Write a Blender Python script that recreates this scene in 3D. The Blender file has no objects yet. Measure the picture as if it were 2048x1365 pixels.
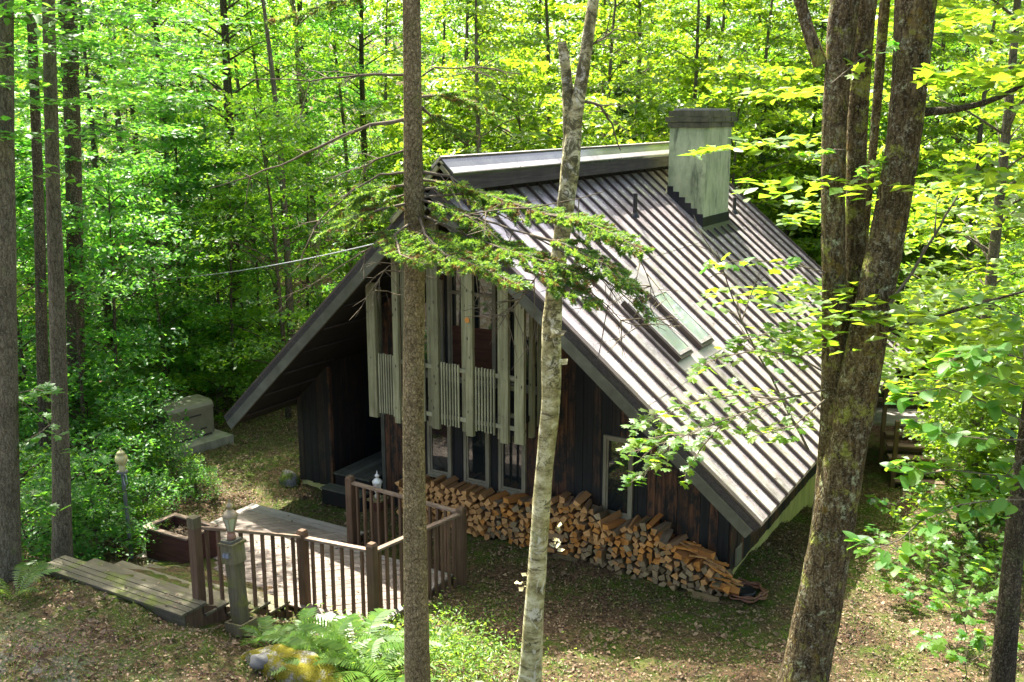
import bpy, math, random
import numpy as np
from mathutils import Vector, Matrix
SC = bpy.context.scene
COL = SC.collection
rnd = random.Random(11)
RNG = np.random.default_rng(7)
D2 = math.radians

# ------------------------------------------------------------------ camera, sky, sun, exposure
CAM = np.array([9.2111, -13.197, 5.6432]); PITCH = .22114; YAW = -.52808; FPX = 2030.2
FW = np.array([math.sin(YAW)*math.cos(PITCH), math.cos(YAW)*math.cos(PITCH), -math.sin(PITCH)])
RT = np.array([math.cos(YAW), -math.sin(YAW), 0.]); UP = np.cross(RT, FW)
cd = bpy.data.cameras.new('camera'); cam = bpy.data.objects.new('camera', cd); COL.objects.link(cam)
cd.sensor_width = 36; cd.lens = 36*FPX/2048; cd.clip_start = .1; cd.clip_end = 600
cam.matrix_world = Matrix(((RT[0], UP[0], -FW[0], CAM[0]), (RT[1], UP[1], -FW[1], CAM[1]), (RT[2], UP[2], -FW[2], CAM[2]), (0, 0, 0, 1)))
SC.camera = cam
SUN = Vector((-1., .72, 2.15)).normalized()          # towards the sun
W = bpy.data.worlds.new('World'); SC.world = W; W.use_nodes = True
nt = W.node_tree; nt.nodes.clear()
sky = nt.nodes.new('ShaderNodeTexSky'); sky.sky_type = 'NISHITA'; sky.sun_disc = False
sky.ozone_density = .3; sky.dust_density = 6; sky.air_density = .6; sky.sun_elevation = math.asin(SUN.z); sky.sun_rotation = math.atan2(SUN.x, SUN.y)
bg = nt.nodes.new('ShaderNodeBackground'); bg.inputs[1].default_value = .15
wo = nt.nodes.new('ShaderNodeOutputWorld')
nt.links.new(sky.outputs[0], bg.inputs[0]); nt.links.new(bg.outputs[0], wo.inputs[0])
sl = bpy.data.lights.new('sun', 'SUN'); sl.energy = 5.0; sl.angle = D2(.53); sl.color = (1, .95, .86)
so = bpy.data.objects.new('sun', sl); COL.objects.link(so); so.location = (-20, 15, 40)
so.rotation_euler = SUN.to_track_quat('Z', 'Y').to_euler()
SC.view_settings.view_transform = 'Standard'; SC.view_settings.look = 'None'
SC.view_settings.exposure = 2.15; SC.view_settings.gamma = 1
SC.render.engine = 'CYCLES'
cy = SC.cycles
cy.use_denoising = True; cy.max_bounces = 9; cy.diffuse_bounces = 6; cy.glossy_bounces = 3
cy.transmission_bounces = 5; cy.transparent_max_bounces = 6; cy.sample_clamp_indirect = 6
cy.caustics_reflective = False; cy.caustics_refractive = False; cy.use_adaptive_sampling = True

def at(px, py, d):
    """the point that the photograph shows at (px, py), d metres deep"""
    return Vector(CAM + (FW + RT*(px-1024)/FPX - UP*(py-682.5)/FPX)*d)

def ath(px, py, h):
    """the same, h metres ahead measured along the level ground"""
    v = FW + RT*(px-1024)/FPX - UP*(py-682.5)/FPX
    return Vector(CAM + v*(h/(v[0]*math.sin(YAW)+v[1]*math.cos(YAW))))
# ------------------------------------------------------------------ ground height
GP = np.array([(-4.4,1.6,-1.76),(-2,1.5,-1.76),(0,1.3,-1.75),(2,1.2,-1.75),(4,1.1,-1.8),(4.75,1.2,-1.8),(4.7,2.2,-1.68),(4.7,3.9,-1.85),
 (4.7,6.2,-2.13),(4.7,7.4,-2.38),(5,10,-2.5),(-4.2,0,-1.8),(-2,.2,-1.78),(1.2,-.6,-1.78),(.8,-2.2,-1.76),(-2,-1.5,-1.8),(-.5,-2.75,-1.72),
 (3,0,-1.78),(4.5,0,-1.76),(-.3,-4.2,-1.22),(-.9,-4.4,-1.1),(-.55,-5.15,-.80),(-1.3,-5.15,-.77),(-2,-5.15,-.77),(-2.8,-5.15,-.80),(-3.5,-5.1,-.88),(-4.3,-5,-1.05),(-4.4,-3.5,-1.45),
 (-4.2,-2.6,-1.62),(-6,-3,-1.7),(-6,0,-1.78),(-8,1.8,-1.8),(.6,-3.6,-1.4),(1.1,-4.4,-1.15),(1.9,-4.5,-1.1),(2.5,-4,-1.25),(1.6,-2.9,-1.6),
 (2.4,-2.4,-1.66),(3.4,-2.8,-1.5),(4.3,-2,-1.66),(5,-1.6,-1.64),(6.4,-1,-1.6),(5.6,-3.2,-1.1),(7,0,-1.75),(8.7,.6,-1.55),(7,3,-1.9),
 (9,4,-1.7),(10.5,2.5,-1.45),(12,8,-1.6),(8,8,-2.3),(8,14,-2.3),(0,15,-1.9),(-8,8,-1.75),(-14,2,-1.6),(-14,12,-1.4),(-3,-7,-.5),(-1,-7,-.5),
 (1,-7,-.55),(3,-7,-.7),(-6,-6,-.9),(-9,-6,-1.2),(5,-6,-.6),(9,-6,-.5),(9,-13,.1),(0,-13,.2),(20,-10,.2),(-12,-12,-.3),(20,10,-1.2),
 (0,30,-1.2),(-25,25,.2),(25,30,-.4),(-40,60,6),(0,60,4),(40,60,5),(-60,20,2),(60,20,2),(0,110,14),(-80,100,16),(80,100,16),(-60,-30,0),(60,-30,0),(0,-50,0)], float)
def _nz(x, y, s, k):
    return (np.sin(x*s+k*1.7)*np.cos(y*s*1.13+k) + .5*np.sin(x*s*2.3-y*s*1.7+k*2.1) + .3*np.cos(x*s*3.9+y*s*4.3+k))/1.8
def gz(x, y):
    x = np.asarray(x, float); y = np.asarray(y, float); sh = x.shape; x = x.ravel(); y = y.ravel()
    num = np.zeros_like(x); den = np.zeros_like(x)
    for (a, b, c) in GP:
        w = 1/((x-a)**2+(y-b)**2+.12)**1.7
        num += w*c; den += w
    return (num/den + .02*_nz(x, y, 2.1, 1) + .035*_nz(x, y, .7, 3)).reshape(sh)
def g1(x, y): return float(gz(np.array([x]), np.array([y]))[0])
def on_ground(px, d):
    """the ground point under picture column px at forward distance d"""
    v = np.array([FW[0], FW[1]])/math.cos(PITCH); z = -1.5
    for _ in range(4):
        h = (d - (CAM[2]-z)*math.sin(PITCH))/math.cos(PITCH)
        p = CAM[:2] + v*h + RT[:2]*(px-1024)/FPX*d; z = g1(p[0], p[1])
    return Vector((p[0], p[1], z))

# ------------------------------------------------------------------ objects
def tag(o, label=None, cat=None, group=None, kind=None):
    if label: o['label'] = label
    if cat: o['category'] = cat
    if group: o['group'] = group
    if kind: o['kind'] = kind
    return o
def thing(name, label, cat, loc=(0, 0, 0), group=None, rz=0):
    o = bpy.data.objects.new(name, None); COL.objects.link(o); o.location = loc; o.rotation_euler = (0, 0, rz)
    o.empty_display_size = .3; o['_o'] = tuple(loc)
    return tag(o, label, cat, group)
def inst(name, me, parent=None, loc=(0, 0, 0), rot=(0, 0, 0), sc=1, mtx=None):
    o = bpy.data.objects.new(name, me); COL.objects.link(o)
    if mtx is not None: o.matrix_world = mtx
    else:
        o.location = loc; o.rotation_euler = rot; o.scale = (sc, sc, sc) if not hasattr(sc, '__len__') else sc
    if parent is not None:
        o.parent = parent
    return o
def loc_of(o):
    t = Vector((0, 0, 0))
    while o is not None: t += o.location; o = o.parent
    return t
def fast_mesh(name, V, F, mat, smooth=False):
    V = np.ascontiguousarray(V, np.float32); F = np.ascontiguousarray(F, np.int32); k = F.shape[1]
    me = bpy.data.meshes.new(name); me.vertices.add(len(V)); me.vertices.foreach_set('co', V.ravel())
    me.loops.add(F.size); me.loops.foreach_set('vertex_index', F.ravel())
    me.polygons.add(len(F)); me.polygons.foreach_set('loop_start', np.arange(0, F.size, k, dtype=np.int32))
    me.polygons.foreach_set('loop_total', np.full(len(F), k, np.int32))
    if smooth: me.polygons.foreach_set('use_smooth', np.ones(len(F), bool))
    me.update(calc_edges=True); me.validate(); me.materials.append(mat)
    return me
class MB:
    def __init__(s): s.v = []; s.f = []; s.mi = []; s.sm = []
    def add(s, vs, fs, mi=0, sm=False):
        n = len(s.v); s.v += [tuple(v) for v in vs]
        for f in fs: s.f.append(tuple(n+i for i in f)); s.mi.append(mi); s.sm.append(sm)
        return s
    def box(s, c, d, B=None, mi=0, taper=1.):
        c = Vector(c); B = B or (Vector((1, 0, 0)), Vector((0, 1, 0)), Vector((0, 0, 1))); vs = []
        for k in (-1, 1):
            t = taper if k > 0 else 1
            for j in (-1, 1):
                for i in (-1, 1): vs.append(c + B[0]*(i*d[0]/2*t) + B[1]*(j*d[1]/2*t) + B[2]*(k*d[2]/2))
        return s.add(vs, [(0, 2, 3, 1), (4, 5, 7, 6), (0, 1, 5, 4), (2, 6, 7, 3), (0, 4, 6, 2), (1, 3, 7, 5)], mi)
    def lohi(s, a, b, mi=0): return s.box([(a[i]+b[i])/2 for i in range(3)], [abs(b[i]-a[i]) for i in range(3)], None, mi)
    def prism(s, poly, ax, a, b, mi=0):
        """poly: list of 2-d points in the plane across axis ax, swept from a to b"""
        n = len(poly); vs = []
        for t in (a, b):
            for p in poly:
                q = list(p); q.insert(ax, t); vs.append(q)
        fs = [tuple(range(n))[::-1], tuple(range(n, 2*n))] + [(i, (i+1) % n, n+(i+1) % n, n+i) for i in range(n)]
        return s.add(vs, fs, mi)
    def tube(s, pts, rads, n=8, mi=0, cap=True, wob=0., seed=0, sm=True):
        pts = [Vector(p) for p in pts]
        if not hasattr(rads, '__len__'): rads = [rads]*len(pts)
        r = random.Random(seed); rings = []; base = len(s.v); vs = []
        ph = [r.uniform(0, 6.28) for _ in range(4)]
        prev = None
        for i, p in enumerate(pts):
            t = (pts[min(i+1, len(pts)-1)] - pts[max(i-1, 0)]).normalized()
            if prev is None:
                a = Vector((1, 0, 0)) if abs(t.x) < .8 else Vector((0, 1, 0)); u = (a - t*a.dot(t)).normalized()
            else: u = (prev - t*prev.dot(t)).normalized()
            prev = u; w = t.cross(u)
            for k in range(n):
                an = 2*math.pi*k/n
                q = 1 + wob*(math.sin(3*an+ph[0]+i*.35)*.5 + math.sin(5*an+ph[1]-i*.5)*.35 + r.uniform(-.5, .5))
                vs.append(p + (u*math.cos(an) + w*math.sin(an))*rads[i]*q)
        fs = []
        for i in range(len(pts)-1):
            for k in range(n): fs.append((i*n+k, i*n+(k+1) % n, (i+1)*n+(k+1) % n, (i+1)*n+k))
        s.add(vs, fs, mi, sm)
        if cap:
            s.add([vs[k] for k in range(n)][::-1], [tuple(range(n))], mi)
            s.add(vs[-n:], [tuple(range(n))], mi)
        return s
    def lathe(s, prof, c, n=12, mi=0, sm=True, sx=1, sy=1):
        c = Vector(c); vs = []; m = len(prof)
        for (r, z) in prof:
            for k in range(n): vs.append(c + Vector((r*sx*math.cos(2*math.pi*k/n), r*sy*math.sin(2*math.pi*k/n), z)))
        fs = [(i*n+k, i*n+(k+1) % n, (i+1)*n+(k+1) % n, (i+1)*n+k) for i in range(m-1) for k in range(n)]
        s.add(vs, fs, mi, sm)
        s.add(vs[:n][::-1], [tuple(range(n))], mi); s.add(vs[-n:], [tuple(range(n))], mi); return s
    def mesh(s, name, mats, off=(0, 0, 0)):
        me = bpy.data.meshes.new(name); o = Vector(off)
        me.from_pydata([tuple(Vector(v)-o) for v in s.v], [], s.f); 
        for m in (mats if isinstance(mats, (list, tuple)) else [mats]): me.materials.append(m)
        me.polygons.foreach_set('material_index', s.mi); me.polygons.foreach_set('use_smooth', s.sm); me.update()
        return me
    def build(s, name, mats, parent=None, loc=None):
        """vertices are world points; the object's origin goes to loc (default: the parent's origin)"""
        po = loc_of(parent) if parent is not None else Vector((0, 0, 0))
        L = Vector(loc) if loc is not None else po
        o = inst(name, s.mesh(name, mats, L), parent); o.location = L - po
        return o

# ------------------------------------------------------------------ materials
def new_mat(name):
    m = bpy.data.materials.new(name); m.use_nodes = True; t = m.node_tree
    return m, t, t.nodes['Principled BSDF']
def N(t, typ, **kw):
    n = t.nodes.new(typ)
    for k, v in kw.items(): setattr(n, k, v)
    return n
def pos(t, sc=(1, 1, 1), rot=(0, 0, 0), obj=False, rand=0):
    m = N(t, 'ShaderNodeMapping'); m.inputs['Scale'].default_value = sc; m.inputs['Rotation'].default_value = rot
    if obj: src = N(t, 'ShaderNodeTexCoord').outputs['Object']
    else: src = N(t, 'ShaderNodeNewGeometry').outputs['Position']
    t.links.new(src, m.inputs[0])
    if rand:
        oi = N(t, 'ShaderNodeObjectInfo'); a = N(t, 'ShaderNodeVectorMath', operation='SCALE'); a.inputs[0].default_value = (rand, rand*1.7, rand*.6)
        t.links.new(oi.outputs['Random'], a.inputs['Scale']); t.links.new(a.outputs[0], m.inputs['Location'])
    return m.outputs[0]
def noise(t, vec, scale, detail=4, rough=.6, dist=0):
    n = N(t, 'ShaderNodeTexNoise'); n.inputs['Scale'].default_value = scale; n.inputs['Detail'].default_value = detail
    n.inputs['Roughness'].default_value = rough; n.inputs['Distortion'].default_value = dist; t.links.new(vec, n.inputs['Vector']); return n.outputs['Fac']
def voro(t, vec, scale, feat='F1', out='Distance'):
    n = N(t, 'ShaderNodeTexVoronoi', feature=feat); n.inputs['Scale'].default_value = scale; t.links.new(vec, n.inputs['Vector']); return n.outputs[out]
def ramp(t, fac, stops, interp='LINEAR'):
    r = N(t, 'ShaderNodeValToRGB'); e = r.color_ramp.elements; r.color_ramp.interpolation = interp
    while len(e) < len(stops): e.new(.5)
    for i, (p, c) in enumerate(stops):
        e[i].position = p; e[i].color = (c, c, c, 1) if not hasattr(c, '__len__') else (*c, 1)
    t.links.new(fac, r.inputs[0]); return r.outputs[0]
def mixc(t, fac, a, b, mode='MIX'):
    m = N(t, 'ShaderNodeMix', data_type='RGBA', blend_type=mode)
    for sock, v in ((m.inputs[0], fac), (m.inputs[6], a), (m.inputs[7], b)):
        if hasattr(v, 'is_linked') or hasattr(v, 'links'): t.links.new(v, sock)
        elif hasattr(v, '__len__'): sock.default_value = (*v, 1)
        else: sock.default_value = v
    return m.outputs[2]
def mth(t, op, a, b=None):
    m = N(t, 'ShaderNodeMath', operation=op)
    for i, v in enumerate((a, b)):
        if v is None: continue
        if hasattr(v, 'links'): t.links.new(v, m.inputs[i])
        else: m.inputs[i].default_value = v
    return m.outputs[0]
def bump(t, b, h, strength=.5, dist=.02):
    n = N(t, 'ShaderNodeBump'); n.inputs['Strength'].default_value = strength; n.inputs['Distance'].default_value = dist
    t.links.new(h, n.inputs['Height']); t.links.new(n.outputs[0], b.inputs['Normal'])
def fin(t, b, col, rough=.8, spec=.3, metal=0):
    if hasattr(col, 'links'): t.links.new(col, b.inputs['Base Color'])
    else: b.inputs['Base Color'].default_value = (*col, 1)
    if hasattr(rough, 'links'): t.links.new(rough, b.inputs['Roughness'])
    else: b.inputs['Roughness'].default_value = rough
    b.inputs['Specular IOR Level'].default_value = spec; b.inputs['Metallic'].default_value = metal
def orand(t): return N(t, 'ShaderNodeObjectInfo').outputs['Random']
def wood(name, stops, grain=(30, 30, 1.5), rot=(0, 0, 0), rough=.8, vary=.35, knots=False, moss=None, spec=.25, bs=.4, dirt=.25):
    m, t, b = new_mat(name); v = pos(t, grain, rot, rand=9)
    f = noise(t, v, 1, 6, .65, .3)
    c = ramp(t, f, stops)
    c = mixc(t, 1, c, ramp(t, orand(t), [(0, 1-vary), (1, 1+vary*.4)]), 'MULTIPLY')
    big = noise(t, pos(t, (1, 1, 1)), 2.3, 5, .6)
    c = mixc(t, 1, c, ramp(t, big, [(.3, 1-dirt), (.7, 1.1)]), 'MULTIPLY')
    if knots:
        k = voro(t, pos(t, (9, 9, 4.5), rand=5), 1); kk = ramp(t, k, [(.10, 1), (.17, 0)])
        c = mixc(t, mth(t, 'MULTIPLY', kk, .8), c, (.025, .022, .02))
    if moss:
        mf = ramp(t, noise(t, pos(t), moss[1], 6, .7), [(moss[2], 0), (moss[2]+.12, 1)])
        c = mixc(t, mth(t, 'MULTIPLY', mf, moss[3]), c, moss[0])
    fin(t, b, c, rough, spec); bump(t, b, f, bs, .01); return m
def flat(name, col, rough=.6, spec=.4, metal=0, var=.2, sc=6, bs=0):
    m, t, b = new_mat(name); f = noise(t, pos(t), sc, 5, .65)
    c = mixc(t, 1, col, ramp(t, f, [(.3, 1-var), (.7, 1+var*.6)]), 'MULTIPLY'); fin(t, b, c, rough, spec, metal)
    if bs: bump(t, b, f, bs, .02)
    return m
MT = {}
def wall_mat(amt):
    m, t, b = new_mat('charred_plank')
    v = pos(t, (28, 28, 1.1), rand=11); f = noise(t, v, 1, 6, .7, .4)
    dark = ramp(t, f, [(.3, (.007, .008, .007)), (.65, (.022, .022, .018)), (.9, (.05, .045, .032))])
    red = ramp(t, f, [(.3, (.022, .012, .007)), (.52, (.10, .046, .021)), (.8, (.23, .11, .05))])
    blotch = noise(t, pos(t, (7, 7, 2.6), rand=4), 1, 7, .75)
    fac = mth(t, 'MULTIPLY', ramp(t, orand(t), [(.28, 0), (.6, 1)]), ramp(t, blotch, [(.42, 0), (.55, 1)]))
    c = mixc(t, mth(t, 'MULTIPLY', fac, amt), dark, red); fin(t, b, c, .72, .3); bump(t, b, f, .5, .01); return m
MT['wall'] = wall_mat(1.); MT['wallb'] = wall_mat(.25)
MT['core'] = flat('dark_timber', (.014, .013, .011), .85, .2)
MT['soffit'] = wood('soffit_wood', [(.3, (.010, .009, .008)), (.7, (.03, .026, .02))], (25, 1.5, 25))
MT['rake'] = wood('rake_board_wood', [(.25, (.075, .075, .052)), (.6, (.13, .13, .095)), (.85, (.20, .20, .15))], (3, 30, 3))
MT['fascia'] = wood('fascia_wood', [(.25, (.028, .024, .022)), (.7, (.085, .074, .068))], (30, 1.2, 30))
MT['grey'] = wood('silvered_post_wood', [(.28, (.14, .13, .065)), (.55, (.26, .25, .14)), (.8, (.38, .365, .225))], (26, 26, 1.3), knots=True, vary=.3)
MT['slat'] = wood('silvered_slat_wood', [(.25, (.22, .215, .125)), (.8, (.40, .39, .25))], (26, 26, 1.3), vary=.3)
MT['deck'] = wood('weathered_deck_wood', [(.25, (.13, .105, .085)), (.6, (.245, .205, .17)), (.9, (.34, .295, .25))], (3, 26, 10), (0, 0, -D2(45)), vary=.3)
MT['deckx'] = wood('weathered_border_wood', [(.25, (.19, .165, .145)), (.6, (.31, .28, .25)), (.9, (.40, .37, .335))], (2, 26, 20), vary=.25)
MT['step'] = wood('mossy_step_wood', [(.25, (.075, .068, .042)), (.6, (.15, .135, .085)), (.9, (.22, .20, .135))], (1.6, 26, 20), vary=.3, moss=((.10, .125, .015), 2.4, .53, .75))
MT['rail'] = wood('brown_rail_wood', [(.25, (.085, .052, .028)), (.6, (.165, .105, .062)), (.9, (.25, .175, .11))], (26, 26, 1.4), vary=.3)
MT['railtop'] = wood('pale_rail_wood', [(.25, (.14, .10, .07)), (.6, (.27, .20, .14)), (.9, (.38, .31, .23))], (6, 6, 20), vary=.2)  # paler brown than the posts, for top rails and planter rim
MT['mossypost'] = wood('mossy_post_wood', [(.25, (.09, .078, .042)), (.6, (.19, .165, .09)), (.9, (.28, .25, .15))], (24, 24, 1.5), moss=((.15, .165, .02), 5, .53, .65))
MT['planter'] = wood('red_stained_wood', [(.25, (.045, .018, .012)), (.6, (.095, .04, .028)), (.9, (.15, .075, .05))], (2, 2, 20))
MT['stair'] = wood('rear_step_wood', [(.25, (.09, .06, .04)), (.6, (.19, .13, .085)), (.9, (.28, .21, .15))], (2, 2, 20))
def roof_mat():
    m, t, b = new_mat('brown_metal_roof')
    f = noise(t, pos(t, (1, 1, 1)), 7, 7, .7); g = noise(t, pos(t, (1.2, 5, 1.2)), 1.3, 5, .6); sp = noise(t, pos(t), 55, 3, .7)
    c = ramp(t, f, [(.3, (.33, .28, .265)), (.55, (.50, .45, .435)), (.75, (.57, .525, .51))])
    c = mixc(t, 1, c, ramp(t, g, [(.3, .8), (.7, 1.1)]), 'MULTIPLY')
    c = mixc(t, 1, c, ramp(t, noise(t, pos(t, (.9, 9, .9)), 1.1, 7, .7), [(.35, .72), (.6, 1.08)]), 'MULTIPLY')
    c = mixc(t, 1, c, ramp(t, orand(t), [(0, .84), (1, 1.08)]), 'MULTIPLY')
    c = mixc(t, mth(t, 'MULTIPLY', ramp(t, sp, [(.62, 0), (.7, 1)]), .5), c, (.10, .07, .05))
    fin(t, b, c, ramp(t, f, [(.3, .16), (.7, .32)]), .7, .25); return m
MT['roof'] = roof_mat()
MT['capmetal'] = flat('ridge_metal', (.085, .09, .08), .16, .7, .3, .3, 3)
MT['seam'] = flat('seam_metal', (.075, .058, .05), .42, .5, .2)
MT['flash'] = flat('dark_flashing', (.035, .036, .036), .4, .5, .5)
MT['flashlite'] = flat('pale_flashing', (.42, .38, .36), .35, .5, .3)
def stucco(name, a, bcol, st):
    m, t, b = new_mat(name)
    f = noise(t, pos(t, (1, 1, .45)), 2.6, 8, .72); h = noise(t, pos(t), 38, 4, .6)
    s2 = noise(t, pos(t, (3.2, 3.2, .5)), 1.3, 6, .7, .4)
    c = ramp(t, f, [(.32, bcol), (.6, a)]); c = mixc(t, mth(t, 'MULTIPLY', ramp(t, s2, [(.54, 0), (.70, 1)]), st), c, (.055, .065, .045))
    fin(t, b, c, .9, .2); bump(t, b, h, .35, .02); return m
MT['stucco'] = stucco('stained_stucco', (.42, .46, .27), (.20, .25, .135), .9)
MT['concrete'] = stucco('pale_concrete', (.50, .47, .17), (.32, .31, .10), .3)
MT['slabstone'] = stucco('chimney_slab', (.13, .125, .075), (.03, .032, .02), .7)
MT['frame'] = wood('tan_window_frame', [(.25, (.20, .175, .105)), (.8, (.31, .28, .18))], (20, 20, 2), vary=.1)
MT['framedark'] = flat('bronze_frame', (.05, .036, .028), .4, .5, .2)
def glass_mat(name, col, r=.03):
    m, t, b = new_mat(name); fin(t, b, col, r, .9); b.inputs['Coat Weight'].default_value = .6; b.inputs['Coat Roughness'].default_value = .02
    f = noise(t, pos(t), 3, 3); bump(t, b, f, .03, .02); return m
MT['glass'] = glass_mat('dark_glass', (.012, .016, .015))
MT['skyglass'] = glass_mat('skylight_glass', (.27, .33, .28), .03)  # pale green base colour stands in for bright sky reflected in the panes
MT['curtain'] = flat('pale_curtain', (.42, .46, .42), .9, .1)
MT['brownpanel'] = wood('brown_plank', [(.3, (.05, .02, .01)), (.8, (.12, .05, .025))], (2, 2, 24))
def log_mats(nm, end, end2, bark):
    m, t, b = new_mat(nm+'_end'); f = noise(t, pos(t, (1, .3, 1), rand=7), 14, 6, .7); v = voro(t, pos(t, (1, .2, 1), rand=3), 40)
    c = ramp(t, f, [(.3, end), (.7, end2)]); c = mixc(t, 1, c, ramp(t, orand(t), [(0, .72), (1, 1.25)]), 'MULTIPLY')
    fin(t, b, c, .9, .15); bump(t, b, v, .35, .01)
    m2, t, b = new_mat(nm+'_side'); f = noise(t, pos(t, (22, 2, 22), rand=7), 1, 6, .7)
    c = ramp(t, f, [(.3, tuple(x*.45 for x in bark)), (.7, bark)]); c = mixc(t, ramp(t, orand(t), [(.35, 0), (.6, .75)]), c, end)
    fin(t, b, c, .9, .15); bump(t, b, f, .7, .02); return [m, m2]
MT['logA'] = log_mats('fresh_log', (.36, .18, .06), (.60, .34, .135), (.25, .185, .115))
MT['logB'] = log_mats('orange_log', (.40, .16, .035), (.58, .27, .07), (.27, .17, .09))
MT['logC'] = log_mats('grey_log', (.19, .135, .068), (.33, .25, .14), (.16, .12, .065))
def bark(name, stops, vs, bs, extra=None, crack=None, speck=(.36, .33, .22)):
    m, t, b = new_mat(name); v0 = pos(t)
    wn = N(t, 'ShaderNodeTexNoise'); wn.inputs['Scale'].default_value = 9; wn.inputs['Detail'].default_value = 4; t.links.new(v0, wn.inputs['Vector'])
    wa = N(t, 'ShaderNodeVectorMath', operation='SUBTRACT'); t.links.new(wn.outputs['Color'], wa.inputs[0]); wa.inputs[1].default_value = (.5, .5, .5)
    ws = N(t, 'ShaderNodeVectorMath', operation='SCALE'); t.links.new(wa.outputs[0], ws.inputs[0]); ws.inputs['Scale'].default_value = .09
    wv = N(t, 'ShaderNodeVectorMath', operation='ADD'); t.links.new(v0, wv.inputs[0]); t.links.new(ws.outputs[0], wv.inputs[1])
    mp = N(t, 'ShaderNodeMapping'); mp.inputs['Scale'].default_value = vs; t.links.new(wv.outputs[0], mp.inputs[0]); v = mp.outputs[0]
    f = noise(t, v, 1, 9, .75, .8); cr = voro(t, v, 1.1, 'DISTANCE_TO_EDGE'); sp = noise(t, v0, 46, 5, .75)
    c = ramp(t, f, stops)
    if crack: c = mixc(t, mth(t, 'MULTIPLY', ramp(t, cr, [(.01, 1), (crack, 0)]), .55), c, tuple(x*.3 for x in stops[0][1]))
    c = mixc(t, mth(t, 'MULTIPLY', ramp(t, sp, [(.53, 0), (.63, 1)]), .55), c, speck)
    c = mixc(t, 1, c, ramp(t, noise(t, v0, 1.6, 5, .65), [(.3, .65), (.7, 1.2)]), 'MULTIPLY')
    for (col, sc, th, am) in (extra or []):
        n2 = noise(t, wv.outputs[0], sc, 8, .78)
        c = mixc(t, mth(t, 'MULTIPLY', ramp(t, n2, [(th, 0), (th+.06, 1)]), mth(t, 'MULTIPLY', ramp(t, sp, [(.38, .35), (.6, 1)]), am)), c, col)
    h = mth(t, 'ADD', f, mth(t, 'MULTIPLY', ramp(t, cr, [(0, 0), (.2, 1)]), .4))
    fin(t, b, c, .92, .12); bump(t, b, h, bs, .03); return m
MT['spruceb'] = bark('spruce_bark', [(.36, (.075, .055, .025)), (.5, (.27, .215, .105)), (.66, (.46, .38, .20))], (30, 30, 19), .9, [((.20, .21, .07), 4, .56, .5)], .16)
MT['mapleb'] = bark('maple_bark', [(.36, (.028, .019, .009)), (.52, (.115, .082, .038)), (.68, (.28, .22, .115))], (20, 20, 4.5), 1., [((.30, .33, .06), 4.0, .545, .9), ((.42, .47, .27), 5.5, .575, .95), ((.22, .145, .02), 2.2, .57, .65), ((.42, .40, .28), 9, .56, .75)], .12)
MT['darkb'] = bark('dark_bark', [(.32, (.03, .025, .016)), (.55, (.085, .07, .045)), (.8, (.17, .145, .10))], (24, 24, 4), 1., [((.12, .15, .05), 3, .58, .6)], .12)
MT['greyb'] = bark('grey_bark', [(.32, (.075, .065, .04)), (.55, (.17, .15, .10)), (.8, (.30, .275, .20))], (22, 22, 4), .9, [((.15, .18, .06), 3, .58, .55)], .12)
def birch_mat():
    m, t, b = new_mat('birch_bark'); f = noise(t, pos(t, (2.6, 2.6, 12)), 1.2, 6, .7, .6); p = noise(t, pos(t, (1, 1, 1.6)), 3.2, 7, .75)
    fine = noise(t, pos(t, (8, 8, 60)), 1.5, 4, .6)
    c = ramp(t, p, [(.38, (.17, .15, .06)), (.5, (.36, .33, .165)), (.6, (.58, .55, .34))])
    c = mixc(t, mth(t, 'MULTIPLY', ramp(t, f, [(.54, 0), (.62, 1)]), .85), c, (.075, .06, .032))
    c = mixc(t, mth(t, 'MULTIPLY', ramp(t, fine, [(.6, 0), (.7, 1)]), .45), c, (.12, .10, .06))
    c = mixc(t, mth(t, 'MULTIPLY', ramp(t, noise(t, pos(t), 5.5, 7, .75), [(.58, 0), (.66, 1)]), .7), c, (.22, .24, .10))
    gx = N(t, 'ShaderNodeSeparateXYZ'); t.links.new(pos(t), gx.inputs[0])
    hi = ramp(t, mth(t, 'MULTIPLY', mth(t, 'ADD', gx.outputs[2], -1.2), .3), [(0, 0), (1, .10)])
    lm = noise(t, pos(t), 7, 9, .82, .7)
    c = mixc(t, mth(t, 'MULTIPLY', ramp(t, noise(t, pos(t, (1, 1, .8)), 4.5, 6, .7, .8), [(.55, 0), (.60, 1)]), .85), c, (.60, .58, .45))
    c = mixc(t, ramp(t, mth(t, 'ADD', lm, hi), [(.57, 0), (.63, .9)]), c, (.06, .055, .024))
    fin(t, b, c, .85, .2); bump(t, b, mth(t, 'ADD', f, lm), .6, .02); return m
MT['birch'] = birch_mat()
def leaf_mat(name, c0, c1, t0, t1, rough=.42, tr=.5):
    m, t, b = new_mat(name); r = N(t, 'ShaderNodeNewGeometry').outputs['Random Per Island']
    rr = mth(t, 'FRACT', mth(t, 'ADD', r, mth(t, 'MULTIPLY', orand(t), .45)))
    c = ramp(t, rr, [(0, c0), (1, c1)]); fin(t, b, c, rough, .5)
    tl = N(t, 'ShaderNodeBsdfTranslucent'); t.links.new(ramp(t, rr, [(0, t0), (1, t1)]), tl.inputs[0])
    mx = N(t, 'ShaderNodeMixShader'); mx.inputs[0].default_value = tr
    t.links.new(b.outputs[0], mx.inputs[1]); t.links.new(tl.outputs[0], mx.inputs[2])
    t.links.new(mx.outputs[0], t.nodes['Material Output'].inputs['Surface']); return m
MT['leafw'] = leaf_mat('yellow_sun_leaf', (.055, .13, .012), (.13, .21, .015), (.22, .44, .015), (.46, .61, .03))  # yellow tint puts sunlight into the leaf colour, mostly right and above
MT['leafm'] = leaf_mat('green_leaf', (.032, .115, .013), (.085, .185, .016), (.16, .44, .018), (.40, .62, .03), .45, .56)
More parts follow.
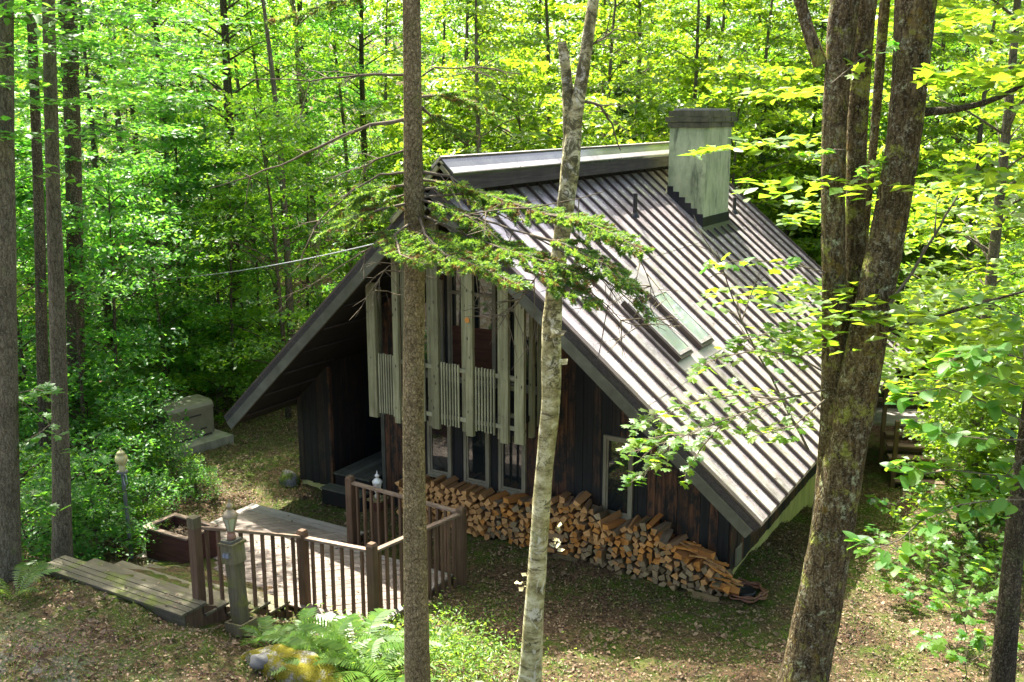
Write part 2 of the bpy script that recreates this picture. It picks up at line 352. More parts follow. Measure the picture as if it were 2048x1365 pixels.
MT['leafc'] = leaf_mat('cool_shade_leaf', (.025, .11, .022), (.07, .185, .027), (.11, .41, .032), (.28, .57, .045), .45, .56)  # cool hickory leaf tone, also shade painted into the left woods
MT['needle'] = leaf_mat('spruce_needles', (.035, .13, .022), (.11, .21, .03), (.14, .36, .03), (.38, .52, .045), .5, .4)
MT['deadneedle'] = leaf_mat('rusty_needles', (.16, .09, .025), (.26, .17, .05), (.2, .12, .03), (.3, .2, .05), .7, .2)
MT['hemlock'] = leaf_mat('hemlock_needles', (.014, .05, .013), (.035, .085, .018), (.04, .14, .02), (.09, .20, .03), .5, .3)
MT['fern'] = leaf_mat('fern_green', (.06, .15, .02), (.13, .23, .03), (.22, .42, .03), (.42, .55, .06))
MT['litter'] = leaf_mat('dry_leaf', (.055, .034, .016), (.30, .215, .125), (.08, .04, .015), (.16, .09, .04), .75, .12)
MT['grassy'] = leaf_mat('ground_green', (.045, .10, .012), (.11, .17, .02), (.12, .26, .02), (.28, .36, .03), .55, .3)
def ground_mat():
    m, t, b = new_mat('forest_floor'); v = pos(t)
    f = noise(t, v, 19, 12, .8); big = noise(t, v, .75, 6, .65); mid = noise(t, v, 3.3, 6, .7); lf = voro(t, v, 22, out='Color')
    c = ramp(t, f, [(.28, (.014, .0095, .0055)), (.48, (.052, .035, .019)), (.66, (.15, .105, .062)), (.8, (.38, .30, .21))])
    sep = N(t, 'ShaderNodeSeparateColor'); t.links.new(lf, sep.inputs[0])
    c = mixc(t, ramp(t, sep.outputs[0], [(.55, 0), (.8, .6)]), c, (.17, .105, .06))
    mf = mth(t, 'MULTIPLY', ramp(t, big, [(.43, 0), (.55, 1)]), ramp(t, mid, [(.38, 0), (.56, 1)]))
    moss = ramp(t, f, [(.3, (.018, .04, .005)), (.7, (.09, .145, .012))])
    c = mixc(t, mth(t, 'MULTIPLY', mf, .85), c, moss)
    # gravel drive in the near left corner
    gx = N(t, 'ShaderNodeSeparateXYZ'); t.links.new(v, gx.inputs[0])
    gm = mth(t, 'MULTIPLY', ramp(t, mth(t, 'MULTIPLY', mth(t, 'ADD', gx.outputs[1], 9), .25), [(.45, 1), (.85, 0)]), ramp(t, mid, [(.46, 0), (.55, .8)]))
    gr = voro(t, v, 55, out='Color'); s2 = N(t, 'ShaderNodeSeparateColor'); t.links.new(gr, s2.inputs[0])
    c = mixc(t, gm, c, ramp(t, s2.outputs[1], [(0, (.065, .06, .05)), (1, (.27, .26, .225))]))
    fin(t, b, c, .95, .15); bump(t, b, mth(t, 'ADD', f, mth(t, 'MULTIPLY', sep.outputs[1], .4)), .9, .04); return m
MT['ground'] = ground_mat()
MT['rock'] = stucco('grey_rock', (.25, .25, .22), (.12, .12, .105), .3)
def mossrock(name, moss, th):
    m, t, b = new_mat(name); f = noise(t, pos(t), 3, 8, .7); h = noise(t, pos(t), 40, 5, .7)
    c = mixc(t, ramp(t, f, [(th, 1), (th+.1, 0)]), ramp(t, h, [(.3, (.13, .13, .115)), (.7, (.30, .30, .27))]), moss)
    c = mixc(t, 1, c, ramp(t, h, [(.3, .6), (.7, 1.2)]), 'MULTIPLY'); fin(t, b, c, .95, .1); bump(t, b, h, .9, .03); return m
MT['mossrock'] = mossrock('mossy_rock', (.17, .155, .016), .5)
MT['greenrock'] = mossrock('green_rock', (.11, .15, .03), .48)
MT['gen'] = flat('grey_green_enclosure', (.15, .15, .095), .5, .4, 0, .15)
MT['gendark'] = flat('dark_vent', (.03, .03, .026), .7)
MT['pad'] = stucco('pad_concrete', (.27, .27, .19), (.16, .17, .11), .3)
MT['pole'] = flat('grey_pole', (.14, .15, .15), .5, .4, .3)
MT['brass'] = flat('verdigris_brass', (.30, .25, .15), .5, .5, .3, .35, 14)
MT['copper'] = flat('dull_copper', (.27, .15, .10), .5, .5, .2, .3, 14)
MT['lampglass'] = glass_mat('frosted_lamp_glass', (.42, .44, .30), .25)
MT['yellowglass'] = flat('yellowed_glass', (.50, .46, .20), .3, .5, 0, .2, 12)
MT['whitelamp'] = flat('silver_lamp', (.62, .62, .58), .35, .5, .2)
MT['outlet'] = flat('grey_outlet', (.20, .22, .26), .5)
MT['hose'] = flat('rust_hose', (.17, .075, .045), .6)
MT['black'] = flat('black_plastic', (.014, .015, .016), .5)
MT['wire'] = flat('pale_cable', (.30, .32, .33), .5)
MT['twig'] = flat('grey_twig', (.13, .11, .075), .9, .1, 0, .4, 9)
MT['white'] = flat('white_marker', (.55, .62, .6), .4)

# ------------------------------------------------------------------ the ground
def axis(lo, hi, dense_lo, dense_hi, st, n):
    a = np.linspace(0, 1, n+1)[1:]**2.2
    return np.concatenate([dense_lo-(dense_lo-lo)*a[::-1], np.arange(dense_lo, dense_hi, st), dense_hi+(hi-dense_hi)*np.concatenate([[0], a])])
gxs = axis(-140, 140, -11, 13, .14, 26); gys = axis(-60, 180, -9, 16, .14, 26)
GX, GY = np.meshgrid(gxs, gys); GZ = gz(GX, GY)
GZ = GZ + .018*RNG.normal(size=GZ.shape)*((abs(GX) < 14) & (abs(GY) < 17))
nx, ny = len(gxs), len(gys)
ii = (np.arange(ny-1)[:, None]*nx + np.arange(nx-1)[None, :]).ravel()
gm = fast_mesh('ground', np.stack([GX, GY, GZ], -1).reshape(-1, 3), np.stack([ii, ii+1, ii+nx+1, ii+nx], -1), MT['ground'], True)
tag(inst('ground', gm), kind='structure')

# ------------------------------------------------------------------ the cabin
H = 4.519; WR = 5.5; WL = 4.746; LEN = 12.4; mR = H/WR; mL = .952
AR = math.atan(mR); AL = math.atan(mL)
cabin = thing('cabin', 'dark plank cabin with steep brown metal roof, pale chimney and slatted balcony', 'cabin', (0, 6, -1.75))
YW = 1.6; XR = 4.6; XL = -4.43
def rz_(x): return (H - mR*x if x >= 0 else H + mL*x) - .27
# solid core behind the boards (walls, floor level to roof), left hollow inside
core = MB()
def slab(poly, y0, y1): core.prism(poly, 1, y0, y1)
prof = [(-2.25, -2.2), (4.57, -2.2), (4.57, rz_(4.57)), (0, rz_(0)), (-2.25, rz_(-2.25))]
slab(prof, YW+.03, YW+.2)
slab([(-4.41, -2.2), (-3.58, -2.2), (-3.58, rz_(-3.58)), (-4.41, rz_(-4.41))], YW+.03, YW+.2)
slab([(-3.6, -2.2), (-2.2, -2.2), (-2.2, rz_(-2.2)), (-3.6, rz_(-3.6))], 3.3, 3.45)
core.lohi((-3.72, YW+.2, -2.2), (-3.585, 3.3, .8)); core.lohi((-2.26, YW+.2, -2.2), (-2.12, 3.3, 2.1))
slab([(-4.41, -2.6), (4.57, -2.6), (4.57, rz_(4.57)), (0, rz_(0)), (-4.41, rz_(-4.41))], 12.0, 12.15)
core.lohi((4.42, YW+.2, -2.6), (4.575, 12.0, rz_(4.575))); core.lohi((-4.41, YW+.2, -2.6), (-4.28, 12.0, rz_(-4.41)))
wall = core.build('wall', MT['core'], cabin)
def plank_run(x0, x1, y, zb, w=.172, mt='wall'):
    x = x0
    while x < x1-.03:
        ww = min(w*rnd.uniform(.82, 1.2), x1-x); c = x+ww/2; top = rz_(c)
        d = rnd.uniform(0, .010); b = MB()
        zt0, zt1 = rz_(x+.003), rz_(x+ww-.003)
        b.prism([(x+.003, zb+rnd.uniform(-.03, .02)), (x+ww-.004, zb), (x+ww-.004, zt1), (x+.003, zt0)], 1, y-d, y+.028)
        b.build('plank', MT[mt], wall, (c, y, zb)); x += ww
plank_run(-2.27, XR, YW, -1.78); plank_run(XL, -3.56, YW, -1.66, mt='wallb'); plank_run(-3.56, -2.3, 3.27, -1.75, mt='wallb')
y = YW+.03
while y < 8.4:                                      # boards of the eave side
    ww = .172*rnd.uniform(.85, 1.15); b = MB(); b.lohi((XR-.02, y+.003, -1.63+rnd.uniform(-.015, .015)), (XR+.005+rnd.uniform(0, .01), y+ww-.003, rz_(XR)))
    b.build('plank', MT['wall'], wall, (XR, y, -1.6)); y += ww
y = YW+.01
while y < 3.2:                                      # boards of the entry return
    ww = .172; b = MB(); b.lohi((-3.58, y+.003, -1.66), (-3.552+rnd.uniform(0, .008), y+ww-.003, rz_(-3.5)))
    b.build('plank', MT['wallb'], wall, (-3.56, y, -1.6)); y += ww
b = MB(); b.lohi((-2.30, YW-.03, -1.78), (-2.22, YW+.10, rz_(-2.3))); b.build('corner_board', MT['rake'], wall)
b = MB(); b.lohi((-3.60, YW-.025, -1.66), (-3.545, YW+.05, rz_(-3.6)-.02)); b.build('corner_board', MT['wall'], wall)
f = MB(); f.lohi((4.3, YW+.06, -3.4), (XR-.012, 12.1, -1.625))
f2 = MB(); f2.lohi((XL+.02, YW+.02, -2.4), (-3.6, YW+.3, -1.665)); f2.build('foundation', MT['concrete'], cabin)
f.build('foundation', MT['concrete'], cabin)
def window(x0, x1, z0, z1, y=YW, w=.055, name='window', bars=()):
    fr = MB(); yo = y-.055; yi = y+.01
    fr.lohi((x0, yo, z0), (x0+w, yi, z1)); fr.lohi((x1-w, yo, z0), (x1, yi, z1))
    fr.lohi((x0+w, yo+.003, z0), (x1-w, yi, z0+w*1.15)); fr.lohi((x0+w, yo+.003, z1-w), (x1-w, yi, z1))
    fr.lohi((x0-.02, yo-.02, z0-.03), (x1+.02, yi, z0-.001))
    for zb in bars: fr.lohi((x0+w, yo+.006, zb-.03), (x1-w, yi, zb+.03))
    o = fr.build(name, MT['frame'], cabin)
    sash = MB(); q = w+.002
    for (a, c, d, e) in ((x0+q, x0+q+.03, z0+q, z1-q), (x1-q-.03, x1-q, z0+q, z1-q)): sash.lohi((a, yo+.02, d), (c, yi, e))
    sash.lohi((x0+q+.03, yo+.022, z0+q+.01), (x1-q-.03, yi, z0+q+.045)); sash.lohi((x0+q+.03, yo+.022, z1-q-.03), (x1-q-.03, yi, z1-q))
    sash.build('sash', MT['frame'], o)
    p = MB(); p.lohi((x0+w, y-.02, z0+w), (x1-w, y-.008, z1-w)); p.build('pane', MT['glass'], o); return o
window(-1.21, -.69, -.95, .42); window(-.41, .13, -.97, .42); window(.33, .88, -.99, .42); window(2.38, 2.92, -1.02, .40)
# glazed upper wall behind the balcony
window(-1.55, -.82, .95, 2.75, bars=(1.9,)); window(-.72, .28, .95, 3.25, bars=(2.55,)); window(.36, 1.28, .95, 2.95, bars=(2.35,))
b = MB(); b.lohi((.40, YW-.10, 1.0), (.56, YW-.065, 2.75)); b.build('curtain', MT['curtain'], cabin)
b = MB(); b.lohi((-.64, YW-.034, 1.02), (.2, YW-.024, 1.95)); b.build('brown_panel', MT['brownpanel'], cabin)  # brown plank panel laid over the lower part of the middle upper window
# balcony: paired hanging posts, slats between them, rail behind
yb = .35
def post(x0, x1, y, zb, d=.075):
    zt = rz_((x0+x1)/2)-.02; b = MB(); b.lohi((x0, y-d/2, zb), (x1, y+d/2, zt)); b.build('post', MT['grey'], bal, ((x0+x1)/2, y, zb))
bal_me = MB(); bal_me.lohi((-1.5, yb+.06, .70), (1.42, YW, .80)); bal_me.lohi((-1.5, yb+.055, .52), (1.42, yb+.058, .70))
bal = bal_me.build('balcony', MT['core'], cabin)
for (a, c, dy) in ((-1.69, -1.575, .16), (-1.565, -1.39, 0), (-1.012, -.905, 0), (-.898, -.80, .09), (-.366, -.25, .09), (-.228, -.088, 0), (.318, .43, .09),
                   (.45, .585, 0), (1.01, 1.105, .09), (1.114, 1.253, 0), (1.373, 1.545, 0)):
    post(a, c, yb+dy, .42+rnd.uniform(-.03, .03))
post(-1.68, -1.60, .75, .55); post(1.40, 1.47, .78, .42, .10); post(1.36, 1.54, 1.22, .40, .05); post(1.30, 1.40, 1.42, .5, .05); post(1.42, 1.52, 1.0, .55, .04)
for (a, c) in ((-1.375, -1.02), (-.79, -.375), (-.075, .31), (.60, 1.0)):
    n = max(5, round((c-a)/.054))
    for k in range(n):
        x = a+(k+.5)*(c-a)/n; b = MB(); h = rnd.uniform(-.02, .02)
        b.lohi((x-.0115, yb-.012, .52+h), (x+.0115, yb+.018, 1.60+rnd.uniform(-.008, .008))); b.build('slat', MT['slat'], bal, (x, yb, .52))
for zr in (1.50, .66):
    b = MB(); b.lohi((-1.55, yb+.021, zr-.035), (1.42, yb+.05, zr+.035)); b.build('rail', MT['slat'], bal)
for (zr, hh) in ((1.44, .06), (1.30, .08), (.82, .10), (.60, .16)):
    b = MB(); b.lohi((1.18, yb+.12, zr-hh/2), (1.40, yb+.18, zr+hh/2)); b.build('board', MT['grey'], bal)
b = MB(); b.tube([(.50, .29, 2.38), (.50, .305, 2.38)], .045, 12); b.build('thermometer', MT['logB'][0], bal)
# entry stoop in the recess
st = MB(); st.lohi((-3.3, .95, -1.74), (-2.33, 1.25, -1.45)); st.lohi((-3.2, 1.25, -1.74), (-2.33, 3.2, -1.22))
stoop = st.build('stoop', MT['core'], cabin)
for k in range(6):
    b = MB(); b.lohi((-3.22+k*.148, 1.22, -1.218), (-3.085+k*.148, 3.2, -1.185)); b.build('plank', MT['rake'], stoop)
b = MB(); b.lohi((-3.32, .93, -1.448), (-2.33, 1.218, -1.415)); b.build('plank', MT['rake'], stoop)
# roof
su = Vector((math.cos(AR), 0, -math.sin(AR))); nR = Vector((math.sin(AR), 0, math.cos(AR))); EY = Vector((0, 1, 0))
LR = WR/math.cos(AR); RO = Vector((0, 0, H)); BR = (su, EY, nR)
def RP(u, y, n): return RO + su*u + EY*y + nR*n
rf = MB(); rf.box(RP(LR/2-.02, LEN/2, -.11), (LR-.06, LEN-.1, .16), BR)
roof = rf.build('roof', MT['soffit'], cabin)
PW = .45; npan = 27
def roofbox(nm, mat, u0, u1, y0, y1, n0, n1, par=None):
    b = MB(); b.box(RP((u0+u1)/2, (y0+y1)/2, (n0+n1)/2), (u1-u0, y1-y0, n1-n0), BR); return b.build(nm, mat, par or roof, RP((u0+u1)/2, (y0+y1)/2, (n0+n1)/2))
for k in range(npan):
    y0 = .05+k*PW; roofbox('roof_panel', MT['roof'], .0, LR, y0+.004, y0+PW-.004, -.028, rnd.uniform(-.004, .002))
for k in range(npan+1):
    yy = .05+k*PW
    if k == 0: yy += .03
    w = .020
    segs = [(.02, LR+.015)]
    if 1.9 < yy < 3.75: segs = [(.02, 2.55), (4.72, LR+.015)]
    if 8.05 < yy < 9.95: segs = [(.02, .9), (2.2, LR+.015)]
    for (a, c) in segs: roofbox('seam', MT['seam'], a, c, yy-w, yy+w, .003, .050)
roofbox('drip_edge', MT['framedark'], LR-.005, LR+.03, .04, LEN, -.20, -.005)
for (u, k0, k1) in ((2.38, 0, 27), (4.77, 0, 27)):
    for k in range(k0, k1):
        if 3 < k < 9: continue
        y0 = .05+k*PW; roofbox('sheet_lap', MT['roof'], u, u+.05, y0+.03, y0+PW-.03, .003, .006)
# skylights
roofbox('skylight_flashing', MT['flashlite'], 2.62, 4.66, 1.86, 3.80, .003, .009)
for (y0, y1) in ((2.06, 2.60), (3.04, 3.64)):
    b = MB(); u0, u1 = 3.20, 4.42
    for (a, c, d, e) in ((u0, u0+.06, y0, y1), (u1-.06, u1, y0, y1), (u0+.06, u1-.06, y0, y0+.05), (u0+.06, u1-.06, y1-.05, y1)):
        b.box(RP((a+c)/2, (d+e)/2, .06), (c-a, e-d, .10), BR)
    sk = b.build('skylight', MT['flashlite'], roof)
    roofbox('pane', MT['skyglass'], u0+.058, u1-.058, y0+.048, y1-.048, .085, .098, sk)
    roofbox('curb', MT['framedark'], u0-.07, u1+.06, y0-.055, y0-.003, .01, .10, sk)
    roofbox('curb', MT['framedark'], u1+.002, u1+.06, y0+.002, y1, .01, .085, sk)
# left slope
sl_ = Vector((-math.cos(AL), 0, -math.sin(AL))); nL = Vector((-math.sin(AL), 0, math.cos(AL))); LL = WL/math.cos(AL)
def LP(u, y, n): return RO + sl_*u + EY*y + nL*n
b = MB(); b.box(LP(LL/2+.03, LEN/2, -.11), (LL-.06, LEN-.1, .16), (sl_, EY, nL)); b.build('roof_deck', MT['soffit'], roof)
for k in range(npan):
    y0 = .05+k*PW; b = MB(); b.box(LP(LL/2, y0+PW/2, -.013), (LL, PW-.008, .026), (sl_, EY, nL)); b.box(LP(LL/2, y0+.02, .034), (LL, .04, .06), (sl_, EY, nL))
    b.build('roof_panel', MT['roof'], roof)
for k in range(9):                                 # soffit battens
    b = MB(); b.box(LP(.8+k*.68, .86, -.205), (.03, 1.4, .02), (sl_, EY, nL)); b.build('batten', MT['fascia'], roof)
def rake(P, B, L, nm):
    b = MB(); b.box(P(L/2, -.005, -.03), (L+.02, .06, .105), B); b.build(nm, MT['fascia'], roof)
    b = MB(); b.box(P(L/2+.02, -.045, -.165), (L-.06, .05, .16), B); b.build(nm, MT['rake'], roof)
    b = MB(); b.box(P(L/2, .01, .045), (L+.02, .07, .03), B); b.build('drip_edge', MT['seam'], roof)
rake(RP, BR, LR, 'rake_board'); rake(LP, (sl_, EY, nL), LL, 'rake_board')
# raised ridge cap with its own small fascia
cap = MB(); A0 = (-.75, 3.97); A1 = (.27, 4.97); A2 = (.50, 4.74)
cap.prism([A0, A1, (A1[0], A1[1]-.05), (A0[0]+.02, A0[1]-.05)], 1, -.05, LEN); cap.prism([A1, A2, (A2[0]-.01, A2[1]-.05), (A1[0], A1[1]-.049)], 1, -.05, LEN)
ridge = cap.build('ridge_cap', MT['capmetal'], roof)
for k in range(6):
    b = MB(); b.prism([(.44, 4.807), (.515, 4.732), (.515, 4.748), (.44, 4.823)], 1, -.06+k*2.08, 2.0+k*2.08); b.build('cap_strip', MT['flashlite'], ridge)
b = MB(); b.prism([(.10, 4.835), (.265, 4.995), (.30, 4.985), (.12, 4.80)], 1, -.07, LEN+.02); b.build('cap_strip', MT['flashlite'], ridge)
b = MB(); b.lohi((.455, -.02, 4.46), (.485, LEN, 4.735)); b.build('fascia_board', MT['fascia'], ridge)
b = MB(); b.lohi((.05, .04, 4.3), (.20, LEN-.05, 4.72)); b.build('ridge_vent', MT['core'], ridge)
for (p, q) in ((A0, A1), (A1, A2)):
    d = Vector((q[0]-p[0], 0, q[1]-p[1])); L = d.length; d.normalize(); n = Vector((-d.z, 0, d.x)); n = n if n.z > 0 else -n
    b = MB(); c = Vector(((p[0]+q[0])/2, -.075, (p[1]+q[1])/2)) - n*.075; b.box(c, (L-.04, .04, .06), (d, EY, n)); b.build('cap_trim', MT['grey'], ridge)
# chimney
cx0, cx1, cy0, cy1 = .77, 1.60, 8.12, 9.88
b = MB(); b.prism([(cx0, cy0), (cx1-.05, cy0), (cx1, cy0+.05), (cx1, cy1-.05), (cx1-.05, cy1), (cx0, cy1)], 2, 2.9, 5.33)
chim = b.build('chimney', MT['stucco'], roof)
zz = 5.33
for k, (e, h) in enumerate(((.045, .12), (.075, .11), (.05, .13))):
    nn = 4+k
    for j in range(nn):
        ya = cy0-e+(cy1-cy0+2*e)*j/nn; yb2 = cy0-e+(cy1-cy0+2*e)*(j+1)/nn
        b = MB(); jx = rnd.uniform(-.03, .03); jz = rnd.uniform(-.018, .012) if k == 2 else 0; dy = rnd.uniform(-.02, .02) if j == 0 else 0; b.lohi((cx0-e+jx, ya+.008+dy, zz+.002), (cx1+e+jx+rnd.uniform(-.03, .02), yb2-.006, zz+h-.006+jz)); b.build('cap_stone', MT['slabstone'], chim)
    zz += h
b = MB(); b.lohi((cx0+.05, cy0+.1, zz), (cx1-.05, cy1-.1, zz+.05)); b.build('cap_stone', MT['rock'], chim)
for k in range(6):
    x0 = cx0-.01+k*.142; b = MB(); z0 = H-mR*(x0+.16); b.lohi((x0, cy0-.012, z0-.1), (x0+.138, cy0-.002+k*.0005, z0+.30)); b.build('step_flashing', MT['flash'], chim)
b = MB(); b.lohi((cx1+.002, cy0-.01, H-mR*cx1-.2), (cx1+.014, cy1, H-mR*cx1+.20)); b.build('apron_flashing', MT['flash'], chim)
roofbox('chimney_flashing', MT['flash'], 2.09, 2.42, cy0-.1, cy1+.05, .004, .012)
for (x, y, h) in ((1.13, 5.5, .5), (1.53, 10.5, .42)):
    b = MB(); z = H-mR*x; b.tube([(x, y, z-.1), (x, y, z+h)], .045, 10); b.lathe([(.10, .02), (.09, .06), (.05, .12)], (x, y, z), 10); b.build('vent_pipe', MT['flash'], roof)
b = MB(); b.lohi((XR+.018, 1.86, -1.56), (XR+.04, 2.16, -1.26)); hatch = b.build('vent_hatch', MT['frame'], cabin)
b = MB(); b.lohi((XR+.041, 1.89, -1.53), (XR+.046, 2.13, -1.29)); b.build('vent_panel', MT['gen'], hatch)
# cable from the gable to the woods
pts = []
pa = at(772, 482, 18.4); pb = at(300, 560, 25)
for k in range(13):
    q = k/12; p = pa.lerp(pb, q); p.z -= .5*4*q*(1-q)*.25; pts.append(p)
b = MB(); b.tube(pts, .010, 5); tag(b.build('overhead_cable', MT['wire']), 'thin pale cable running from the left roof edge into the woods', 'cable')

# ------------------------------------------------------------------ deck, stairs, railing
ZD = -1.60
deck = thing('deck', 'weathered diagonal-plank deck in front of the cabin door', 'deck', (-2, -1.3, -1.75))
OUT = [(-4.2, -2.72), (.78, -2.72), (.78, -.62), (-1.5, -.62), (-1.5, 0.), (-4.2, 0.)]
def clip(poly, a, b, c):                            # keep a*x+b*y<=c
    out = []
    for i in range(len(poly)):
        p, q = poly[i], poly[(i+1) % len(poly)]; dp = a*p[0]+b*p[1]-c; dq = a*q[0]+b*q[1]-c
        if dp <= 0: out.append(p)
        if dp*dq < 0: t = dp/(dp-dq); out.append((p[0]+(q[0]-p[0])*t, p[1]+(q[1]-p[1])*t))
    return out
rects = [[(-4.06, -2.72), (-1.5, -2.72), (-1.5, -.29), (-4.06, -.29)], [(-1.498, -2.72), (.65, -2.72), (.65, -.75), (-1.498, -.75)]]
s2 = math.sqrt(.5); pw = .138
k0 = -40
for r in rects:
    for k in range(-10, 60):
        c = -6 + k*pw                                # across-board coordinate: (-x+y)*s2
        pl = clip(clip(r, -s2, s2, c+pw-.009+4), s2, -s2, -(c+4))
        if len(pl) >= 3:
            ar = abs(sum(pl[i][0]*pl[(i+1) % len(pl)][1]-pl[(i+1) % len(pl)][0]*pl[i][1] for i in range(len(pl))))/2
            if ar > .012:
                if sum(pl[i][0]*pl[(i+1) % len(pl)][1]-pl[(i+1) % len(pl)][0]*pl[i][1] for i in range(len(pl))) < 0: pl = pl[::-1]
                z = ZD + rnd.uniform(-.004, .003); b = MB(); b.prism(pl, 2, z-.03, z); b.build('plank', MT['deck'], deck, (pl[0][0], pl[0][1], ZD))
def brd(x0, y0, x1, y1, par, mat, z=ZD, h=.032, nm='plank'):
    b = MB(); b.lohi((x0, y0, z-h), (x1, y1, z+rnd.uniform(-.003, .002))); b.build(nm, mat, par, ((x0+x1)/2, (y0+y1)/2, z))
brd(-4.2, -.139, -1.5, 0, deck, MT['deckx']); brd(-4.2, -.284, -1.5, -.145, deck, MT['deckx']); brd(-4.2, -2.72, -4.066, -.29, deck, MT['deckx'])
brd(-1.494, -.745, .78, -.62, deck, MT['deckx']); brd(.656, -2.72, .78, -.751, deck, MT['deckx'])
for (a, c) in (((-4.18, -.05, -1.86), (-1.52, -.012, -1.635)), ((-1.5, -.67, -1.86), (.76, -.635, -1.635)), ((.73, -2.7, -1.9), (.765, -.68, -1.635)), ((-.6, -2.71, -1.9), (.72, -2.675, -1.635)), ((-4.18, -2.7, -1.9), (-4.14, -.06, -1.635))):
    b = MB(); b.lohi(a, c); b.build('rim_board', MT['rail'], deck)
stairs = thing('stairs', 'mossy grey plank steps leading from the gravel down to the deck', 'steps', (-2, -3.8, -1.5))
zt = -.75; dz = .17; xl, xr = -3.55, -.62
ys = [-4.90, -4.48, -4.09, -3.69, -3.30, -2.90]
for i in range(5):
    z = zt - i*dz; ya, yb_ = ys[i], ys[i+1]+.03
    xo = xl + .13*i
    nb = 4 if i == 0 else 2
    for j in range(nb):
        a = ya + (yb_-ya)*j/nb; c = ya + (yb_-ya)*(j+1)/nb - .013
        e = 0 if i else .0
        b = MB(); b.lohi((xo+rnd.uniform(-.015, .015), a, z-.035), (xr-(.0 if i else 0), c, z+rnd.uniform(-.004, .004))); b.build('tread', MT['step'], stairs, ((xo+xr)/2, a, z))
    b = MB(); b.lohi((xo+.03, yb_-.06, z-dz-.0), (xr-.04, yb_-.03, z-.037)); b.build('riser', MT['step'], stairs)
b = MB(); b.lohi((xl+.01, -4.86, -1.15), (xr-.02, -4.82, zt-.037)); b.build('front_board', MT['step'], stairs)
for xs in (xl+.03, xr-.06):
    b = MB(); b.prism([(-4.8, zt-.04), (-4.5, zt-.04), (-2.8, ZD-.05), (-2.8, ZD-.32), (-4.8, zt-.45)], 0, xs-.02, xs+.02); b.build('stringer', MT['rail'], stairs)
b = MB(); b.lohi((xl-.02, -4.88, -1.25), (xl+.09, -4.77, zt-.04)); b.build('post', MT['step'], stairs)
# railing
rail = thing('deck_railing', 'brown slatted deck railing with square posts round the deck edge', 'railing', (0, -2, -1.75))
RPN = [(-.80, -4.42, -1.2, .40), (-.60, -2.58, -1.72, -.41), (.60, -2.45, -1.85, -.40), (.93, -.60, -1.85, -.42), (-1.43, -.44, -1.85, -.40)]
for (x, y, z0, z1) in RPN:
    w = .125; b = MB(); b.lohi((x-w/2, y-w/2, z0), (x+w/2, y+w/2, z1-.05)); b.box((x, y, z1-.055), (w*.86, w*.86, .02))
    b.box((x, y, z1-.0225), (w*1.02, w*1.02, .045), None, 0, .72)
    b.build('post', MT['rail'], rail, (x, y, z0))
    if z1 > 0: b = MB(); b.box((x, y, z1-.06), (w+.006, w+.006, .15)); b.build('post_cap', MT['mossypost'], rail)
def span(p, q, zp, zq, bp, bq, n, moss=False):
    P = Vector((p[0], p[1], zp)); Q = Vector((q[0], q[1], zq)); d = (Q-P); L = d.length; dn = d.normalized(); h = Vector((dn.x, dn.y, 0)).normalized(); side = Vector((-h.y, h.x, 0)); upv = dn.cross(side)*-1
    if upv.z < 0: upv = -upv
    b = MB(); b.box((P+Q)/2, (L-.10, .085, .036), (dn, side, upv)); b.build('top_rail', MT['railtop'], rail)
    for k in range(n):
        t = (k+1)/(n+1); c = P.lerp(Q, t); zb = bp + (bq-bp)*t; w = .042
        b = MB(); b.box((c.x, c.y, (c.z-.02+zb)/2), (w, w, c.z-.02-zb), (h, side, Vector((0, 0, 1)))); b.build('baluster', MT['rail'], rail, (c.x, c.y, zb))
span(RPN[0], RPN[1], .27, -.52, -1.15, -1.78, 9); span(RPN[1], RPN[2], -.53, -.52, -1.85, -1.88, 6)
span(RPN[2], RPN[3], -.54, -.53, -1.88, -1.86, 12); span(RPN[3], RPN[4], -.52, -.51, -1.72, -1.72, 14)
# planter
pl = thing('planter_box', 'reddish brown wooden planter box half full of dry leaves at the foot of the steps', 'planter', (-3.55, -2.35, -1.62))
px0, px1, py0, py1, pz0, pz1 = -4.0, -3.02, -2.66, -2.02, -1.66, -1.05
for (a, c) in (((px0, py0, pz0), (px1, py0+.03, pz1-.03)), ((px0, py1-.03, pz0), (px1, py1, pz1-.03)), ((px0, py0+.031, pz0), (px0+.03, py1-.031, pz1-.03)), ((px1-.03, py0+.031, pz0), (px1, py1-.031, pz1-.03))):
    b = MB(); b.lohi(a, c); b.build('side_panel', MT['planter'], pl)
for (a, c) in (((px0-.03, py0-.03, pz1-.029), (px1+.03, py0+.06, pz1)), ((px0-.03, py1-.06, pz1-.029), (px1+.03, py1+.03, pz1)), ((px0-.03, py0+.061, pz1-.029), (px0+.06, py1-.061, pz1)), ((px1-.06, py0+.061, pz1-.029), (px1+.03, py1-.061, pz1))):
    b = MB(); b.lohi(a, c); b.build('rim_board', MT['railtop'], pl)
b = MB(); b.lohi((px0+.031, py0+.031, pz0+.05), (px1-.031, py1-.031, pz1-.22)); b.build('soil', MT['ground'], pl)
def leaf_cards(Pn, Nn, size, asp, rng, fold=.12):
    """two folded triangles per leaf at points Pn with normals Nn"""
    n = len(Pn); a = rng.normal(size=(n, 3)); Nn = Nn/np.linalg.norm(Nn, axis=1, keepdims=True)
    u = a - Nn*(a*Nn).sum(1, keepdims=True); u /= np.linalg.norm(u, axis=1, keepdims=True); w = np.cross(Nn, u)
    L = (size if hasattr(size, '__len__') else np.full(n, size))[:, None]; Wd = L*asp
    V = np.stack([Pn-u*L*.5, Pn+w*Wd*.5+Nn*L*fold, Pn+u*L*.5-Nn*L*.08, Pn-w*Wd*.5+Nn*L*fold], 1).reshape(-1, 3)
    k = np.arange(n)[:, None]*4
    return V, np.concatenate([k+[0, 2, 1], k+[0, 3, 2]], 1).reshape(-1, 3)
